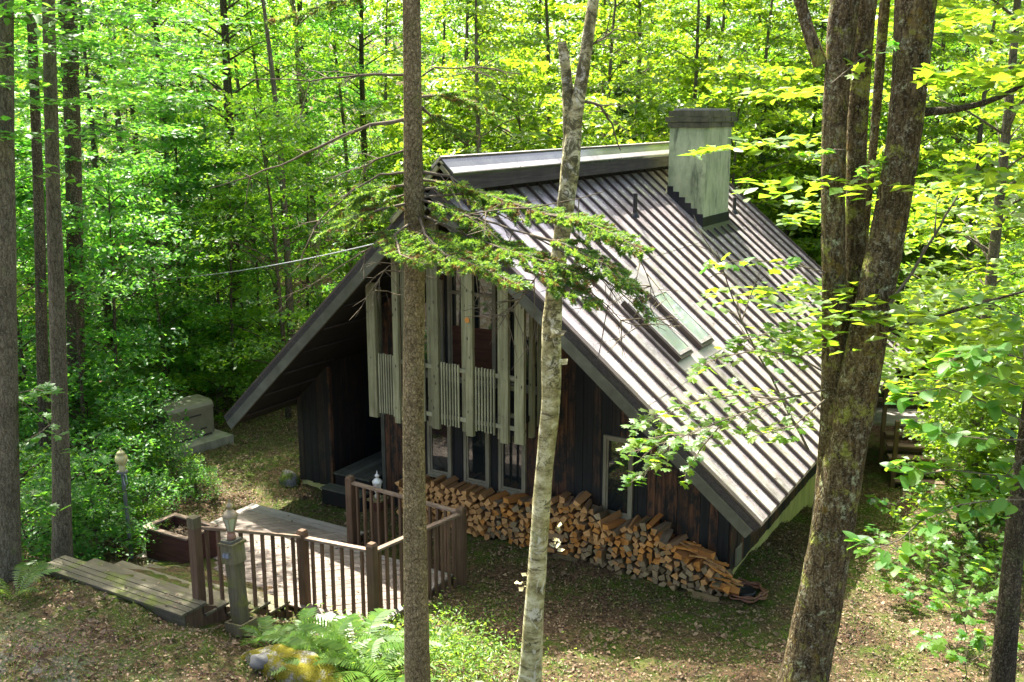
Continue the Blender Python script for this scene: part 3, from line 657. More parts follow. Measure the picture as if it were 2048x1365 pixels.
q = np.stack([RNG.uniform(px0+.06, px1-.06, 420), RNG.uniform(py0+.06, py1-.06, 420), np.full(420, pz1-.2)], 1)
q[:, 2] += RNG.uniform(0, .1, 420)*np.exp(-((q[:, 0]+3.5)/.3)**2)
V, F = leaf_cards(q-np.array(pl.location), np.array([0, 0, 1])+RNG.normal(size=(420, 3))*.5, RNG.uniform(.05, .1, 420), .6, RNG)
tag(inst('dry_leaves', fast_mesh('dry_leaves', V, F, MT['litter']), pl), kind='stuff')

# ------------------------------------------------------------------ lamps
def lantern(o, c, s, glass, metal, base=True):
    c = Vector(c); b = MB()
    if base: b.lathe([(.05*s, 0), (.062*s, .015*s), (.058*s, .07*s), (.035*s, .10*s), (.045*s, .115*s)], c, 10); b.build('base', MT['copper'] if metal is MT['brass'] else metal, o)
    g = MB(); z0 = .12*s; g.lathe([(.045*s, z0), (.085*s, z0+.17*s), (.088*s, z0+.2*s)], c, 6, sm=False); g.build('glass', glass, o)
    for k in range(6):
        a = 2*math.pi*k/6; d = Vector((math.cos(a), math.sin(a), 0)); r = MB(); r.tube([c+d*.047*s+Vector((0, 0, z0)), c+d*.088*s+Vector((0, 0, z0+.17*s)), c+d*.09*s+Vector((0, 0, z0+.2*s))], .007*s, 5); r.build('glazing_bar', metal, o)
    t = MB(); t.lathe([(.102*s, z0+.2*s), (.105*s, z0+.225*s), (.075*s, z0+.27*s), (.035*s, z0+.295*s), (.03*s, z0+.32*s), (.045*s, z0+.335*s), (.048*s, z0+.36*s), (.02*s, z0+.385*s), (.012*s, z0+.40*s), (.016*s, z0+.42*s), (.003*s, z0+.46*s)], c, 12); t.build('lamp_cap', metal, o)
LA = Vector((-.32, -4.15, -1.28)); tilt = Vector((-.08, .015, 1)).normalized()
la = thing('lamp_post', 'mossy square lamp post with outlet box and brass lantern beside the steps', 'lamp', LA)
BX = (Vector((1, 0, .08)).normalized(), Vector((0, 1, -.015)).normalized(), tilt)
def LT(x, y, z): return LA + BX[0]*x + BX[1]*y + BX[2]*z
b = MB(); b.box(LT(0, 0, .55), (.17, .17, 1.1), BX); b.build('post', MT['mossypost'], la)
b = MB()
for (x, y, w, d) in ((0, -.135, .31, .03), (0, .135, .31, .03), (-.14, 0, .03, .238), (.14, 0, .03, .238)): b.box(LT(x, y, .08), (w, d, .24), BX)
b.build('skirt', MT['mossypost'], la)
b = MB(); b.box(LT(0, 0, 1.16), (.225, .225, .25), BX); hb = b.build('head_box', MT['mossypost'], la)
b = MB(); b.box(LT(0, 0, 1.305), (.265, .265, .035), BX); b.build('cap_board', MT['mossypost'], la)
b = MB(); b.box(LT(-.01, 0, 1.34), (.20, .20, .03), BX); b.build('cap_plate', MT['rake'], la)
b = MB(); b.box(LT(0, -.118, 1.17), (.12, .012, .085), BX); ou = b.build('outlet', MT['gen'], hb)
for k in (-1, 1):
    b = MB(); b.box(LT(k*.029, -.135, 1.165), (.045, .03, .055), BX, 0, .8); b.build('outlet_cover', MT['outlet'], ou)
lantern(la, LT(0, 0, 1.356), 1.0, MT['lampglass'], MT['brass'])
LB = Vector((-1.1, -.12, -1.76))
lb = thing('lamp_post', 'brown lamp post with silver lantern standing behind the far railing near the woodpile', 'lamp', LB)
b = MB(); b.box(LB+Vector((0, 0, .36)), (.15, .15, .72)); b.build('post', MT['rail'], lb)
b = MB(); b.box(LB+Vector((0, 0, .80)), (.21, .21, .17)); b.build('head_box', MT['planter'], lb)
b = MB(); b.box(LB+Vector((0, 0, .905)), (.27, .27, .035)); b.build('cap_board', MT['mossypost'], lb)
lantern(lb, LB+Vector((0, 0, .923)), .86, MT['whitelamp'], MT['whitelamp'])
LC = Vector((-4.12, -2.86, -1.62))
lc = thing('lamp_post', 'slim grey pole light with yellowed globe at the woods edge behind the steps', 'lamp', LC)
tp = LC + Vector((-.10, .04, 1.52)); b = MB(); b.tube([LC, tp], .032, 8); b.build('pole', MT['pole'], lc)
b = MB(); b.tube([tp, tp+Vector((0, 0, .03))], .09, 12); b.build('bracket', MT['pole'], lc)
b = MB(); b.lathe([(.05, 0), (.055, .09), (.045, .10), (.09, .15), (.105, .2), (.09, .26), (.06, .29), (.075, .30), (.045, .335), (.02, .345), (.01, .39)], tp+Vector((0, 0, .03)), 12); b.build('globe', MT['yellowglass'], lc)
b = MB(); b.tube([tp+Vector((.06, -.02, .0)), tp+Vector((.12, -.03, -.02)), tp+Vector((.14, -.03, -.16)), tp+Vector((.07, -.03, -.2)), tp+Vector((.04, -.03, -.05))], .008, 5); b.build('cord', MT['wire'], lc)
# ------------------------------------------------------------------ generator, hose, rocks
GN = Vector((-8.55, 2.25, -1.62)); ge = thing('generator', 'grey green standby generator with curved lid on a concrete pad by the woods', 'generator', GN)
gd = Vector((.14, 1, 0)).normalized(); gw = Vector((1, -.14, 0)).normalized(); EZ = Vector((0, 0, 1)); GB = (gw, gd, EZ)
b = MB(); prof = [(-.38, 0), (.38, 0), (.38, .60), (.36, .68), (.26, .745), (-.26, .765), (-.36, .70), (-.38, .6)]
vs = []
for t in (-.58, .58):
    for (x, z) in prof[:3]+[prof[-1]]: vs.append(GN+gw*x+gd*t+EZ*(z+.06))
b.add(vs, [(3, 2, 1, 0), (4, 5, 6, 7)]+[(i, (i+1) % 4, 4+(i+1) % 4, 4+i) for i in range(4)]); b.build('body', MT['gen'], ge)
b = MB(); vs = []; lp = [(-.40, .585), (.40, .585), (.395, .66), (.34, .735), (.22, .775), (-.22, .785), (-.35, .745), (-.40, .66)]
for t, q in ((-.60, .96), (-.55, 1), (.55, 1), (.60, .96)):
    for (x, z) in lp: vs.append(GN+gw*x*q+gd*t+EZ*((z-.585)*q+.585+.063))
n = len(lp); b.add(vs, [tuple(range(n))[::-1], tuple(range(3*n, 4*n))]+[(j*n+i, j*n+(i+1) % n, (j+1)*n+(i+1) % n, (j+1)*n+i) for j in range(3) for i in range(n)]); lid = b.build('lid', MT['gen'], ge)
b = MB(); b.box(GN+gw*.385+EZ*.54, (.012, .5, .035), GB); b.build('lid_handle', MT['gendark'], lid)
b = MB(); b.box(GN+gw*.384+gd*.3+EZ*.2, (.008, .17, .035), GB); b.build('badge', MT['gendark'], ge)
for k in range(4):
    b = MB(); b.box(GN-gd*.584+EZ*(.18+.09*k), (.5, .01, .04), GB); b.build('louvre', MT['gendark'], ge)
b = MB(); b.box(GN+EZ*.03, (.7, 1.08, .056), GB); b.build('base_frame', MT['gendark'], ge)
b = MB(); b.box(GN+gw*.12-EZ*.10, (1.35, 1.6, .2), GB); tag(b.build('concrete_pad', MT['pad'], None, GN-EZ*.2), 'pale concrete pad under the grey green generator', 'slab')
HC = Vector((4.98, 1.38, g1(4.98, 1.38)+.03)); b = MB(); pts = []
for k in range(200):
    a = k*.21; r = .27+.035*math.sin(k*.37)+.02*math.sin(k*1.3); pts.append(HC+Vector((r*math.cos(a)*1.05, r*math.sin(a), .03+.07*(k/200)+.015*math.sin(k*.9))))
b.tube(pts, .014, 5); tag(b.build('garden_hose', MT['hose'], None, HC), 'rusty brown garden hose coiled on the ground at the cabin corner', 'hose')
b = MB(); b.lathe([(.15, 0), (.17, .05), (.15, .09), (.13, .07), (.10, .06)], HC+Vector((-.02, .02, -.01)), 14); tag(b.build('plastic_tub', MT['black'], None, HC), 'small black plastic tub lying inside the coiled hose', 'tub')
def rock(name, label, c, r, mat, seed, n=18):
    rr = random.Random(seed); b = MB(); vs = []; ph = [rr.uniform(0, 6) for _ in range(6)]; m = n//2+1
    for i in range(m):
        th = math.pi*i/(m-1)
        for k in range(n):
            a = 2*math.pi*k/n; d = Vector((math.sin(th)*math.cos(a), math.sin(th)*math.sin(a), math.cos(th)))
            q = 1+.16*math.sin(3*d.x+ph[0])*math.cos(2.3*d.y+ph[1])+.10*math.sin(5*d.y+4*d.z+ph[2])+.05*math.sin(11*d.x+ph[3])*math.sin(9*d.z+ph[4])
            vs.append(Vector(c)+Vector((d.x*r[0], d.y*r[1], d.z*r[2]))*q)
    b.add(vs, [(i*n+k, (i+1)*n+k, (i+1)*n+(k+1) % n, i*n+(k+1) % n) for i in range(m-1) for k in range(n)], 0, True)
    return tag(b.build(name, mat, None, c), label, 'rock')
rock('boulder', 'long yellow-mossed boulder in the foreground below the ferns', (1.2, -4.72, -1.16), (.76, .28, .29), MT['mossrock'], 3)
rock('rock', 'green-mossed rock at the left corner of the cabin', (-4.65, 1.5, -1.72), (.25, .2, .22), MT['greenrock'], 5)
rock('rock', 'flat grey rock under the left end of the steps', (-3.6, -3.0, -1.62), (.28, .18, .1), MT['greenrock'], 8)
rock('rock', 'small pale stone lying beside the yellow-mossed boulder', (.74, -4.86, -1.02), (.16, .12, .1), MT['rock'], 9)
# ------------------------------------------------------------------ firewood
tops = [(-1.7, -1.1), (-1.3, -.98), (-.89, -.93), (-.2, -.93), (.19, -.97), (.8, -.93), (1.59, -.72), (2.15, -.67), (2.62, -.9), (2.89, -.98), (3.32, -.76), (3.68, -.94), (3.94, -1.10), (4.27, -1.22), (4.61, -1.44), (4.85, -1.66)]
bots = [(-1.7, -1.78), (0, -1.77), (1.72, -1.77), (2.39, -1.82), (3.0, -1.84), (3.9, -1.88), (4.9, -1.84)]
def lin(T, x): return float(np.interp(x, [p[0] for p in T], [p[1] for p in T]))
logm = {}
def log_mesh(kind, v):
    r = random.Random(v*7+1); n = r.choice((3, 4, 4, 5)); R = .070; pts = []
    if n == 3:
        a0 = r.uniform(0, 6.28); sp = r.uniform(.75, 1.15); pts = [(0, 0)]+[(R*1.75*math.cos(a0+sp*(k/3-.5)), R*1.75*math.sin(a0+sp*(k/3-.5))) for k in range(4)]
        cx = sum(p[0] for p in pts)/5; cz = sum(p[1] for p in pts)/5; pts = [(p[0]-cx, p[1]-cz) for p in pts]
    else:
        for k in range(n): a = 2*math.pi*(k+r.uniform(-.28, .28))/n; q = R*r.uniform(.8, 1.12); pts.append((q*math.cos(a), q*math.sin(a)))
    L = r.uniform(.36, .46); b = MB(); n = len(pts); vs = []
    for j, t in enumerate((-.5, -.17, .17, .5)):
        for p in pts: vs.append((p[0]*(1+r.uniform(-.06, .06)), t*L+(r.uniform(-.012, .012) if j in (0, 3) else 0), p[1]*(1+r.uniform(-.06, .06))))
    b.add(vs, [tuple(range(n)), tuple(range(3*n, 4*n))[::-1]], 0); b.add(vs, [(j*n+i, (j+1)*n+i, (j+1)*n+(i+1) % n, j*n+(i+1) % n) for j in range(3) for i in range(n)], 1)
    return b.mesh('firewood_log', MT[kind])
for kd in ('logA', 'logB', 'logC'):
    for v in range(7): logm[kd, v] = log_mesh(kd, v)
cand = []; sp = .121
row = 0
for ix in range(60):
    x = -1.55 + ix*sp*.98
    if x > 4.8: break
    zb, zt_ = lin(bots, x), lin(tops, x); z = zb+.07+(ix % 2)*sp*.42; j = 0
    while z < zt_-.015:
        cand.append((x+rnd.uniform(-.02, .02), z+rnd.uniform(-.015, .015), (z-zb)/(max(zt_-zb, .2)), z+sp*.9 >= zt_-.015)); z += sp*.88; j += 1
cand = [c for c in cand if not (1.45 < c[0] < 1.85 and -1.64 < c[1] < -1.35)]
cand.sort(key=lambda c: c[0]); extra = max(0, len(cand)-288); hid = MB()
for ci, (x, z, hh, top) in enumerate(cand):
    if x > 2.2 and hh < .34 or (x > 3.9 and hh < .6): kd = rnd.choice(('logC',)*4+('logA',))
    elif x > 2.7: kd = rnd.choice(('logB', 'logB', 'logB', 'logA', 'logA', 'logC'))
    else: kd = rnd.choice(('logA', 'logA', 'logA', 'logB', 'logB', 'logA', 'logC'))
    if ci < extra:
        me = logm['logA', rnd.randrange(7)]; Mx = Matrix.Translation((x, 1.32+rnd.uniform(-.05, .05), z)) @ Matrix.Rotation(rnd.uniform(0, 6.28), 4, 'Y'); vs = [Mx @ v.co for v in me.vertices]
        n0 = len(hid.v); hid.v += [tuple(v) for v in vs]
        for p in me.polygons: hid.f.append(tuple(n0+i for i in p.vertices)); hid.mi.append(p.material_index); hid.sm.append(False)
        continue
    o = inst('firewood_log', logm[kd, rnd.randrange(7)], None, (x, 1.32+rnd.uniform(-.05, .05)+(-.03 if top else 0), z), (rnd.uniform(-.05, .05)-(.16 if top else 0), rnd.uniform(0, 6.28), rnd.uniform(-.10, .10)+(rnd.uniform(-.22, .12) if top else 0)), rnd.uniform(.9, 1.08)*(1.06 if top else 1))
    zn = 'behind the deck railing' if x < -.1 else 'below the three low windows' if x < 1.0 else 'behind the birch trunk' if x < 2.0 else 'left of the right window' if x < 2.7 else 'between the right window and the cabin corner' if x < 3.9 else 'at the low right end of the stack'
    rw = 'in the top row' if top else 'in the lowest rows' if hh < .3 else 'in the middle rows'
    tag(o, '%s split firewood log %s %s' % ({'logA': 'tan', 'logB': 'orange', 'logC': 'grey'}[kd], rw, zn), 'log', '%s split logs %s %s' % ({'logA': 'tan', 'logB': 'orange', 'logC': 'grey'}[kd], rw, zn))
if hid.v: tag(hid.build('firewood_behind_railing', MT['logA']), kind='stuff')
for (p, r, lab, kd) in (((1.66, 1.12, -1.42), (0, .1, 1.6), 'tan split log laid crosswise in the middle of the stack', 'logA'), ((1.68, 1.10, -1.57), (.1, .6, 1.52), 'orange split log laid crosswise low in the middle of the stack', 'logB'),
                       ((1.95, 1.06, -1.73), (0, 1.2, 1.62), 'grey weathered log laid crosswise at the foot of the stack', 'logC'), ((4.72, 1.12, -1.62), (.12, .4, 1.75), 'bright orange log lying across the low right end of the stack', 'logB'),
                       ((4.45, .98, -1.80), (0, 2, 1.5), 'grey weathered log lying at the low right end of the stack', 'logC'), ((4.30, 1.2, -1.13), (-.1, .9, 1.1), 'orange split log lying askew on top near the right end', 'logB')):
    tag(inst('firewood_log', logm[kd, 3], None, p, r, (1.05, 1.15, 1.05)), lab, 'log')
for k in range(26):                                 # split slivers on the sloping right end
    x = rnd.uniform(4.0, 4.78); z = lin(tops, x)+.03; b = MB(); a = rnd.uniform(-.5, .9)+math.pi/2*.0; d = Vector((math.cos(a), -math.sin(a)*.5, rnd.uniform(-.45, .1))).normalized(); s_ = d.cross(EZ).normalized()
    b.box((0, 0, 0), (rnd.uniform(.22, .42), rnd.uniform(.02, .05), rnd.uniform(.015, .03)), (d, s_, d.cross(s_)))
    tag(inst('kindling', b.mesh('kindling', MT['logA'][0] if k % 3 else MT['logB'][0]), None, (x, rnd.uniform(1.1, 1.4), z)), 'thin split stick of kindling on the low right end of the woodpile', 'stick', 'kindling sticks on the woodpile')
# ------------------------------------------------------------------ rear steps
RS = Vector((5.75, 9.6, -2.55)); rs = thing('rear_steps', 'brown wooden steps with side boards behind the cabin beyond the big maple', 'steps', RS)
rd = Vector((.93, .36, 0)).normalized(); rb = Vector((-.36, .93, 0)).normalized(); RB_ = (rd, rb, EZ)
for k in range(5):
    b = MB(); b.box(RS+rd*.55+rb*(.26*k)+EZ*(.19+.19*k), (1.15, .28, .04), RB_); b.build('tread', MT['stair'], rs)
    b = MB(); b.box(RS+rd*.55+rb*(.26*k+.1)+EZ*(.09+.19*k), (1.1, .02, .145), RB_); b.build('riser', MT['stair'], rs)
for s_ in (-.02, 1.12):
    b = MB(); b.box(RS+rd*s_+rb*-.1+EZ*.75, (.09, .09, 1.7), RB_); b.build('post', MT['rail'], rs)
    b = MB(); b.box(RS+rd*s_+rb*1.3+EZ*1.1, (.09, .09, 2.2), RB_); b.build('post', MT['rail'], rs)
b = MB(); b.box(RS+rd*.55+rb*2.0+EZ*1.08, (1.8, 1.3, .05), RB_); b.build('landing', MT['deckx'], rs)
for k in range(3):
    b = MB(); b.box(RS+rd*.55+rb*2.7+EZ*(1.3+.25*k), (1.9, .03, .10), RB_); b.build('rail_board', MT['stair'], rs)

# ================================================================== vegetation
def norm(a): return a/np.maximum(np.linalg.norm(a, axis=-1, keepdims=True), 1e-9)
def branchlet(p, q, sag, n=5):
    p = Vector(p); q = Vector(q); out = []
    for k in range(n):
        t = k/(n-1); v = p.lerp(q, t); v.z += sag*4*t*(1-t); out.append(v)
    return out
TYPES = {}
def make_type(key, H, base, r, nsp, per, size, leaf, bk, tr, seed, lean=.02, sprR=(.45, .95), asp=.62, droop=.0):
    rng = np.random.default_rng(seed); rr = random.Random(seed)
    cx = [Vector((lean*H*math.sin(t*2.1+seed)*t + .06*math.sin(t*7+seed), lean*H*math.cos(t*1.7+seed)*t+.05*math.cos(t*6), t*H)) for t in np.linspace(0, 1, 13)]
    def axis_at(h): 
        t = min(max(h/H, 0), 1)*12; i = min(int(t), 11); return cx[i].lerp(cx[i+1], t-i)
    b = MB(); b.tube([Vector((0, 0, -.5))]+cx, [tr*1.35]+[tr*(1.18 if i == 0 else 1-.86*(i/12)**1.1) for i in range(13)], 9, 0, True, .10, seed)
    P = []; NN = []
    for k in range(nsp):
        h = base+(H*.99-base)*rng.uniform()**.9; t = (h-base)/(H-base)
        R = r*(math.sin(math.pi*min(1, .14+.86*t**.85))**.7)*.98+.15
        a = rng.uniform(0, 6.283); d = R*math.sqrt(rng.uniform(.06, 1)); c = axis_at(h)+Vector((math.cos(a)*d, math.sin(a)*d, -droop*d))
        if k % 2 == 0:
            b.tube(branchlet(axis_at(max(h-.35*d-.1, .3)), c, .08*d, 4), [max(.014, tr*.2), .016, .011, .006], 4, 0, False, 0, k)
        sr = rng.uniform(*sprR); m = int(per*rng.uniform(.6, 1.4))
        rho = sr*np.sqrt(rng.uniform(0, 1, m)); th = rng.uniform(0, 6.283, m); out = np.array([math.cos(a), math.sin(a)])
        tl = rng.uniform(-.25, .05)-droop; loc = np.stack([rho*np.cos(th), rho*np.sin(th), rng.normal(size=m)*.055], 1)
        loc[:, 2] += tl*(loc[:, 0]*out[0]+loc[:, 1]*out[1]) - .12*rho**2
        P.append(np.array(c)+loc); nn = np.array([-tl*out[0]+rng.normal()*.2, -tl*out[1]+rng.normal()*.2, 1.])+rng.normal(size=(m, 3))*.42
        NN.append(nn)
    P = np.concatenate(P); NN = np.concatenate(NN); V, F = leaf_cards(P, NN, size*rng.uniform(.65, 1.25, len(P)), asp, rng)
    TYPES[key] = (b.mesh('trunk', MT[bk]), fast_mesh('crown', V, F, MT[leaf]), H)
def conifer_type(key, H, base, r, seed, leaf, bk, tr, nb=70, per=150):
    rng = np.random.default_rng(seed); b = MB(); b.tube([(0, 0, -.5)]+[(.04*math.sin(k), .04*math.cos(k*1.3), H*k/8) for k in range(9)], [tr*1.3]+[tr*(1-.9*k/8) for k in range(9)], 9, 0, True, .08, seed); P = []; NN = []
    for k in range(nb):
        t = rng.uniform(0, 1); h = base+(H-base)*t; L = r*(1-t)**.7*rng.uniform(.55, 1.1)+.2; a = rng.uniform(0, 6.283); d = np.array([math.cos(a), math.sin(a), 0]); w = np.array([-d[1], d[0], 0])
        dr = rng.uniform(.15, .38); b.tube([(0, 0, h), tuple(d*L*.5+np.array([0, 0, h-.05*L])), tuple(d*L+np.array([0, 0, h-dr*L]))], [.022, .014, .005], 4, 0, False, 0, k)
        m = int(per*L/1.5); s = rng.uniform(.15, 1, m); wd = .42*L*(1-s)*rng.uniform(-1, 1, m)+.05*rng.normal(size=m)
        P.append(d*(s*L)[:, None]+w*wd[:, None]+np.stack([0*s, 0*s, h-dr*L*s**1.6-abs(wd)*.25+rng.normal(size=m)*.03], 1)); NN.append(np.array([0, 0, 1])+rng.normal(size=(m, 3))*.45)
    P = np.concatenate(P); NN = np.concatenate(NN); V, F = leaf_cards(P, NN, rng.uniform(.10, .2, len(P)), .28, rng, .05)
    TYPES[key] = (b.mesh('trunk', MT[bk]), fast_mesh('crown', V, F, MT[leaf]), H)
#          key   H   base  r  nspray per size leaf   bark  trunk r seed
make_type('tall_a', 15, 3.6, 2.7, 85, 100, .14, 'leafm', 'darkb', .17, 1)
make_type('tall_b', 14, 2.2, 2.6, 95, 80, .19, 'leafw', 'greyb', .14, 2, .035)
make_type('tall_c', 15, 2.6, 2.4, 75, 78, .16, 'leafc', 'darkb', .16, 3)
make_type('pole_a', 15, 5.5, 1.9, 48, 75, .155, 'leafm', 'greyb', .12, 4, .05)
make_type('mid_a', 7.5, 1.0, 1.9, 65, 95, .12, 'leafm', 'darkb', .065, 5, .05)
make_type('mid_b', 6.5, .8, 1.9, 60, 66, .175, 'leafw', 'greyb', .06, 6, .06)
make_type('mid_c', 7, .8, 1.8, 60, 72, .145, 'leafc', 'darkb', .06, 7, .05)
make_type('birch_a', 15, 5.0, 2.0, 60, 95, .10, 'leafm', 'birch', .12, 8, .03)
make_type('roof_dapple_tree', 22, 15.2, 2.7, 34, 90, .16, 'leafm', 'greyb', .17, 15, .02)  # added tree type, high crown shaped only to dapple the roof
make_type('shrub_a', 1.9, .15, 1.1, 26, 60, .10, 'leafc', 'darkb', .022, 9, .1, (.25, .5))
make_type('shrub_b', 1.5, .1, 1.0, 24, 60, .10, 'leafm', 'darkb', .018, 10, .1, (.25, .5))
make_type('shrub_c', 1.6, .1, 1.1, 24, 60, .11, 'leafw', 'darkb', .018, 12, .1, (.25, .5))
conifer_type('hemlock_a', 14, 1.6, 2.5, 21, 'hemlock', 'darkb', .16); conifer_type('hemlock_b', 9, .8, 2.0, 22, 'hemlock', 'darkb', .10, 60)
def plant(key, name, label, cat, p, sc, group=None, rz=None, trunk=True, zs=None):
    tm, cm, H_ = TYPES[key]; t = thing(name, label, cat, p, group, rnd.uniform(0, 6.28) if rz is None else rz)
    s3 = (sc, sc, sc*(zs or 1)); t.scale = s3
    inst('trunk' if cat == 'tree' else 'stem', tm, t); inst('crown' if cat == 'tree' else 'foliage', cm, t); return t

# ---- the big trees in front
def px_line(pts, h): return [ath(x, y, h + (dd[0] if dd else 0)) for (x, y, *dd) in pts]
def stem(o, nm, pts, ws, d, mat, n=14, wob=.07, seed=1, sub=3):
    P = px_line(pts, d); R = [w*float((np.array(p)-CAM)@FW)/FPX/2 for w, p in zip(ws, P)]; PP = []; RR = []
    for i in range(len(P)-1):
        for k in range(sub):
            t = k/sub; PP.append(P[i].lerp(P[i+1], t)); RR.append(R[i]*(1-t)+R[i+1]*t)
    PP.append(P[-1]); RR.append(R[-1])
    for _ in range(2): PP = [PP[0]]+[(PP[i-1]+PP[i]*2+PP[i+1])/4 for i in range(1, len(PP)-1)]+[PP[-1]]
    b = MB(); b.tube(PP, RR, n, 0, True, wob, seed); return b.build(nm, mat, o), PP
SD = 10.15; sb = ath(835, 1400, SD)
spruce = thing('spruce_tree', 'straight scaly spruce trunk with drooping green boughs standing before the balcony', 'tree', sb)
stem(spruce, 'trunk', [(838, 1440), (835, 1365), (832, 1200), (829, 1000), (827, 760), (829, 560), (829, 420), (826, 330), (825, 180), (823, 0), (822, -200), (820, -900)], [66, 52, 49, 46, 43, 42, 41, 39, 37, 36, 34, 18], SD, MT['spruceb'], 16, .035, 4, 6)
def needle_bough(par, pts, L_side, rng, dens=1., dead=.12, start=.18):
    """a bough along world points: stem, flat side twigs, needles all round the twigs"""
    b = MB(); P = [Vector(p) for p in pts]; n = len(P); tot = sum((P[i+1]-P[i]).length for i in range(n-1))
    b.tube(P, [.013*(1-.8*i/(n-1))+.003 for i in range(n)], 6, 0, False, .1, 2)
    B0 = []; D0 = []; LN = []; m = int(tot/.034)
    for k in range(m):
        t = start + (1-start)*k/m; f = t*(n-1); i = min(int(f), n-2); c = P[i].lerp(P[i+1], f-i); d = (P[i+1]-P[i]).normalized(); sd = d.cross(EZ).normalized()
        for sg in (-1, 1):
            if rng.uniform() > .8*dens: continue
            ln = L_side*rng.uniform(.4, 1)*(1.05-t*.75); dr = (d*rng.uniform(.45, .95)+sd*sg+EZ*rng.uniform(-.38, .12)).normalized()
            e = c+dr*ln; mid = c+dr*ln*.5+EZ*.02*ln; b.tube([c, mid, e], [.005, .004, .002], 3, 0, False)
            B0.append(c); D0.append(dr); LN.append(ln)
            for q in range(int(ln/.036)):                     # second-order twigs
                s = .15+.85*q/max(1, ln/.036); c2 = c+dr*ln*s; d2 = (dr*.8+(sd*rng.uniform(-1, 1)+d*rng.uniform(-.3, .8))*.7+EZ*rng.uniform(-.25, .1)).normalized(); B0.append(c2); D0.append(d2); LN.append(ln*(1.1-s)*rng.uniform(.3, .6)+.03)
    o = b.build('bough', MT['twig'], par)
    off = np.array(loc_of(o)); Vs = {0: [], 1: []}
    for c, d, ln in zip(B0, D0, LN):
        if rng.uniform() > dens*.95: continue
        dd = 1 if rng.uniform() < dead else 0; k = max(8, int(ln*300)); s = rng.uniform(.08, 1.02, k); d = np.array(d); a = norm(np.cross(np.tile(d, (k, 1)), rng.normal(size=(k, 3)))); a[:, 2] += .25
        p = np.array(c)-off+d*(s*ln)[:, None]; tip = p+(norm(a)*.8+d*.75)*rng.uniform(.024, .042, k)[:, None]; w = norm(np.cross(tip-p, rng.normal(size=(k, 3))))*.006
        Vs[dd].append(np.stack([p-w, p+w, tip], 1).reshape(-1, 3))
    for dd, mt in ((0, 'needle'), (1, 'deadneedle')):
        if Vs[dd]:
            V = np.concatenate(Vs[dd]); q = inst('needles', fast_mesh('needles', V, np.arange(len(V)).reshape(-1, 3), MT[mt]), o); tag(q, kind='stuff')
    return o
rg = np.random.default_rng(5)
BO = [([(840, 400), (880, 410, -.2), (930, 430, -.4), (985, 470, -.6)], .36), ([(825, 405), (760, 420, -.2), (700, 440, -.3), (640, 470, -.3)], .34), ([(835, 470), (890, 490, -.5), (960, 500, -.8), (1020, 520, -1.0)], .36), ([(838, 380), (900, 372, 0), (950, 385, 0), (1000, 410, .1)], .30), ([(1060, 470, -1), (1130, 490, -1.2), (1210, 530, -1.4), (1255, 580, -1.5)], .34),
      ([(845, 395), (960, 385), (1075, 425, -.5), (1180, 440, -.8), (1250, 500, -1.0)], .42), ([(842, 430), (930, 470, -.4), (1010, 500, -.9), (1110, 530, -1.2), (1180, 560, -1.4)], .50),
      ([(838, 430), (850, 470, -.5), (890, 510, -1.0), (960, 535, -1.4), (1040, 570, -1.6)], .48), ([(830, 440), (790, 470, -.3), (800, 510, -1.0), (850, 530, -1.3)], .28),
      ([(820, 370), (770, 375, -.1), (720, 395, -.1), (660, 440, 0)], .42), ([(825, 385), (780, 400, .3), (735, 430, .5), (690, 470, .6)], .34), ([(840, 360), (880, 365, .3), (930, 390, .5), (985, 430, .6)], .34),
      ([(1090, 430, -.6), (1160, 440, -.9), (1230, 470, -1.2), (1290, 505, -1.4)], .40), ([(1050, 540, -1.2), (1110, 560, -1.3), (1160, 590, -1.5), (1200, 615, -1.6)], .34),
      ([(835, 195), (880, 190, .4), (930, 205, .7), (990, 235, 1.0)], .34), ([(838, 210), (870, 240, .2), (915, 270, .4), (960, 275, .6)], .26), ([(1150, 470, -.8), (1220, 530, -1.2), (1270, 580, -1.4), (1300, 640, -1.5)], .22),
      ([(825, -20), (760, -30, 0), (690, 0, -.2), (600, 25, -.3), (545, 40, -.4)], .36)]
for (pts, L) in BO:
    P = px_line(pts, SD); q = []
    for i in range(len(P)-1): q += [P[i].lerp(P[i+1], k/3) for k in range(3)]
    needle_bough(spruce, q+[P[-1]], L*1.18, rg, .86, .16)
def dead(par, pts, d, w0, w1, n=5, seed=1, nm='dead_branch', mat='twig', subs=0):
    P = px_line(pts, d); Q = []
    for i in range(len(P)-1): Q += [P[i].lerp(P[i+1], k/3) for k in range(3)]
    Q.append(P[-1]); b = MB(); m = len(Q); rr = random.Random(seed)
    Q = [q+Vector((rr.uniform(-1, 1), rr.uniform(-1, 1), rr.uniform(-1, 1)))*.012 for q in Q]
    b.tube(Q, [w0+(w1-w0)*i/(m-1) for i in range(m)], n, 0, False, .12, seed)
    for k in range(subs):
        i = rr.randrange(m//5, m-1); dr = (Q[i+1]-Q[i]).normalized(); v = (dr*.7+Vector((rr.uniform(-1, 1), rr.uniform(-1, 1), rr.uniform(-.9, .6)))).normalized(); L = rr.uniform(.15, .6)
        e = Q[i]+v*L; b.tube([Q[i], Q[i]+v*L*.5+EZ*.02, e], [w1*1.2+.002, .004, .002], 4, 0, False)
        for j in range(2):
            v2 = (v+Vector((rr.uniform(-1, 1), rr.uniform(-1, 1), rr.uniform(-1, .6)))).normalized(); c = Q[i].lerp(e, .45+.25*j); b.tube([c, c+v2*L*.45], [.004, .0015], 3, 0, False)
    return b.build(nm, MT[mat], par)
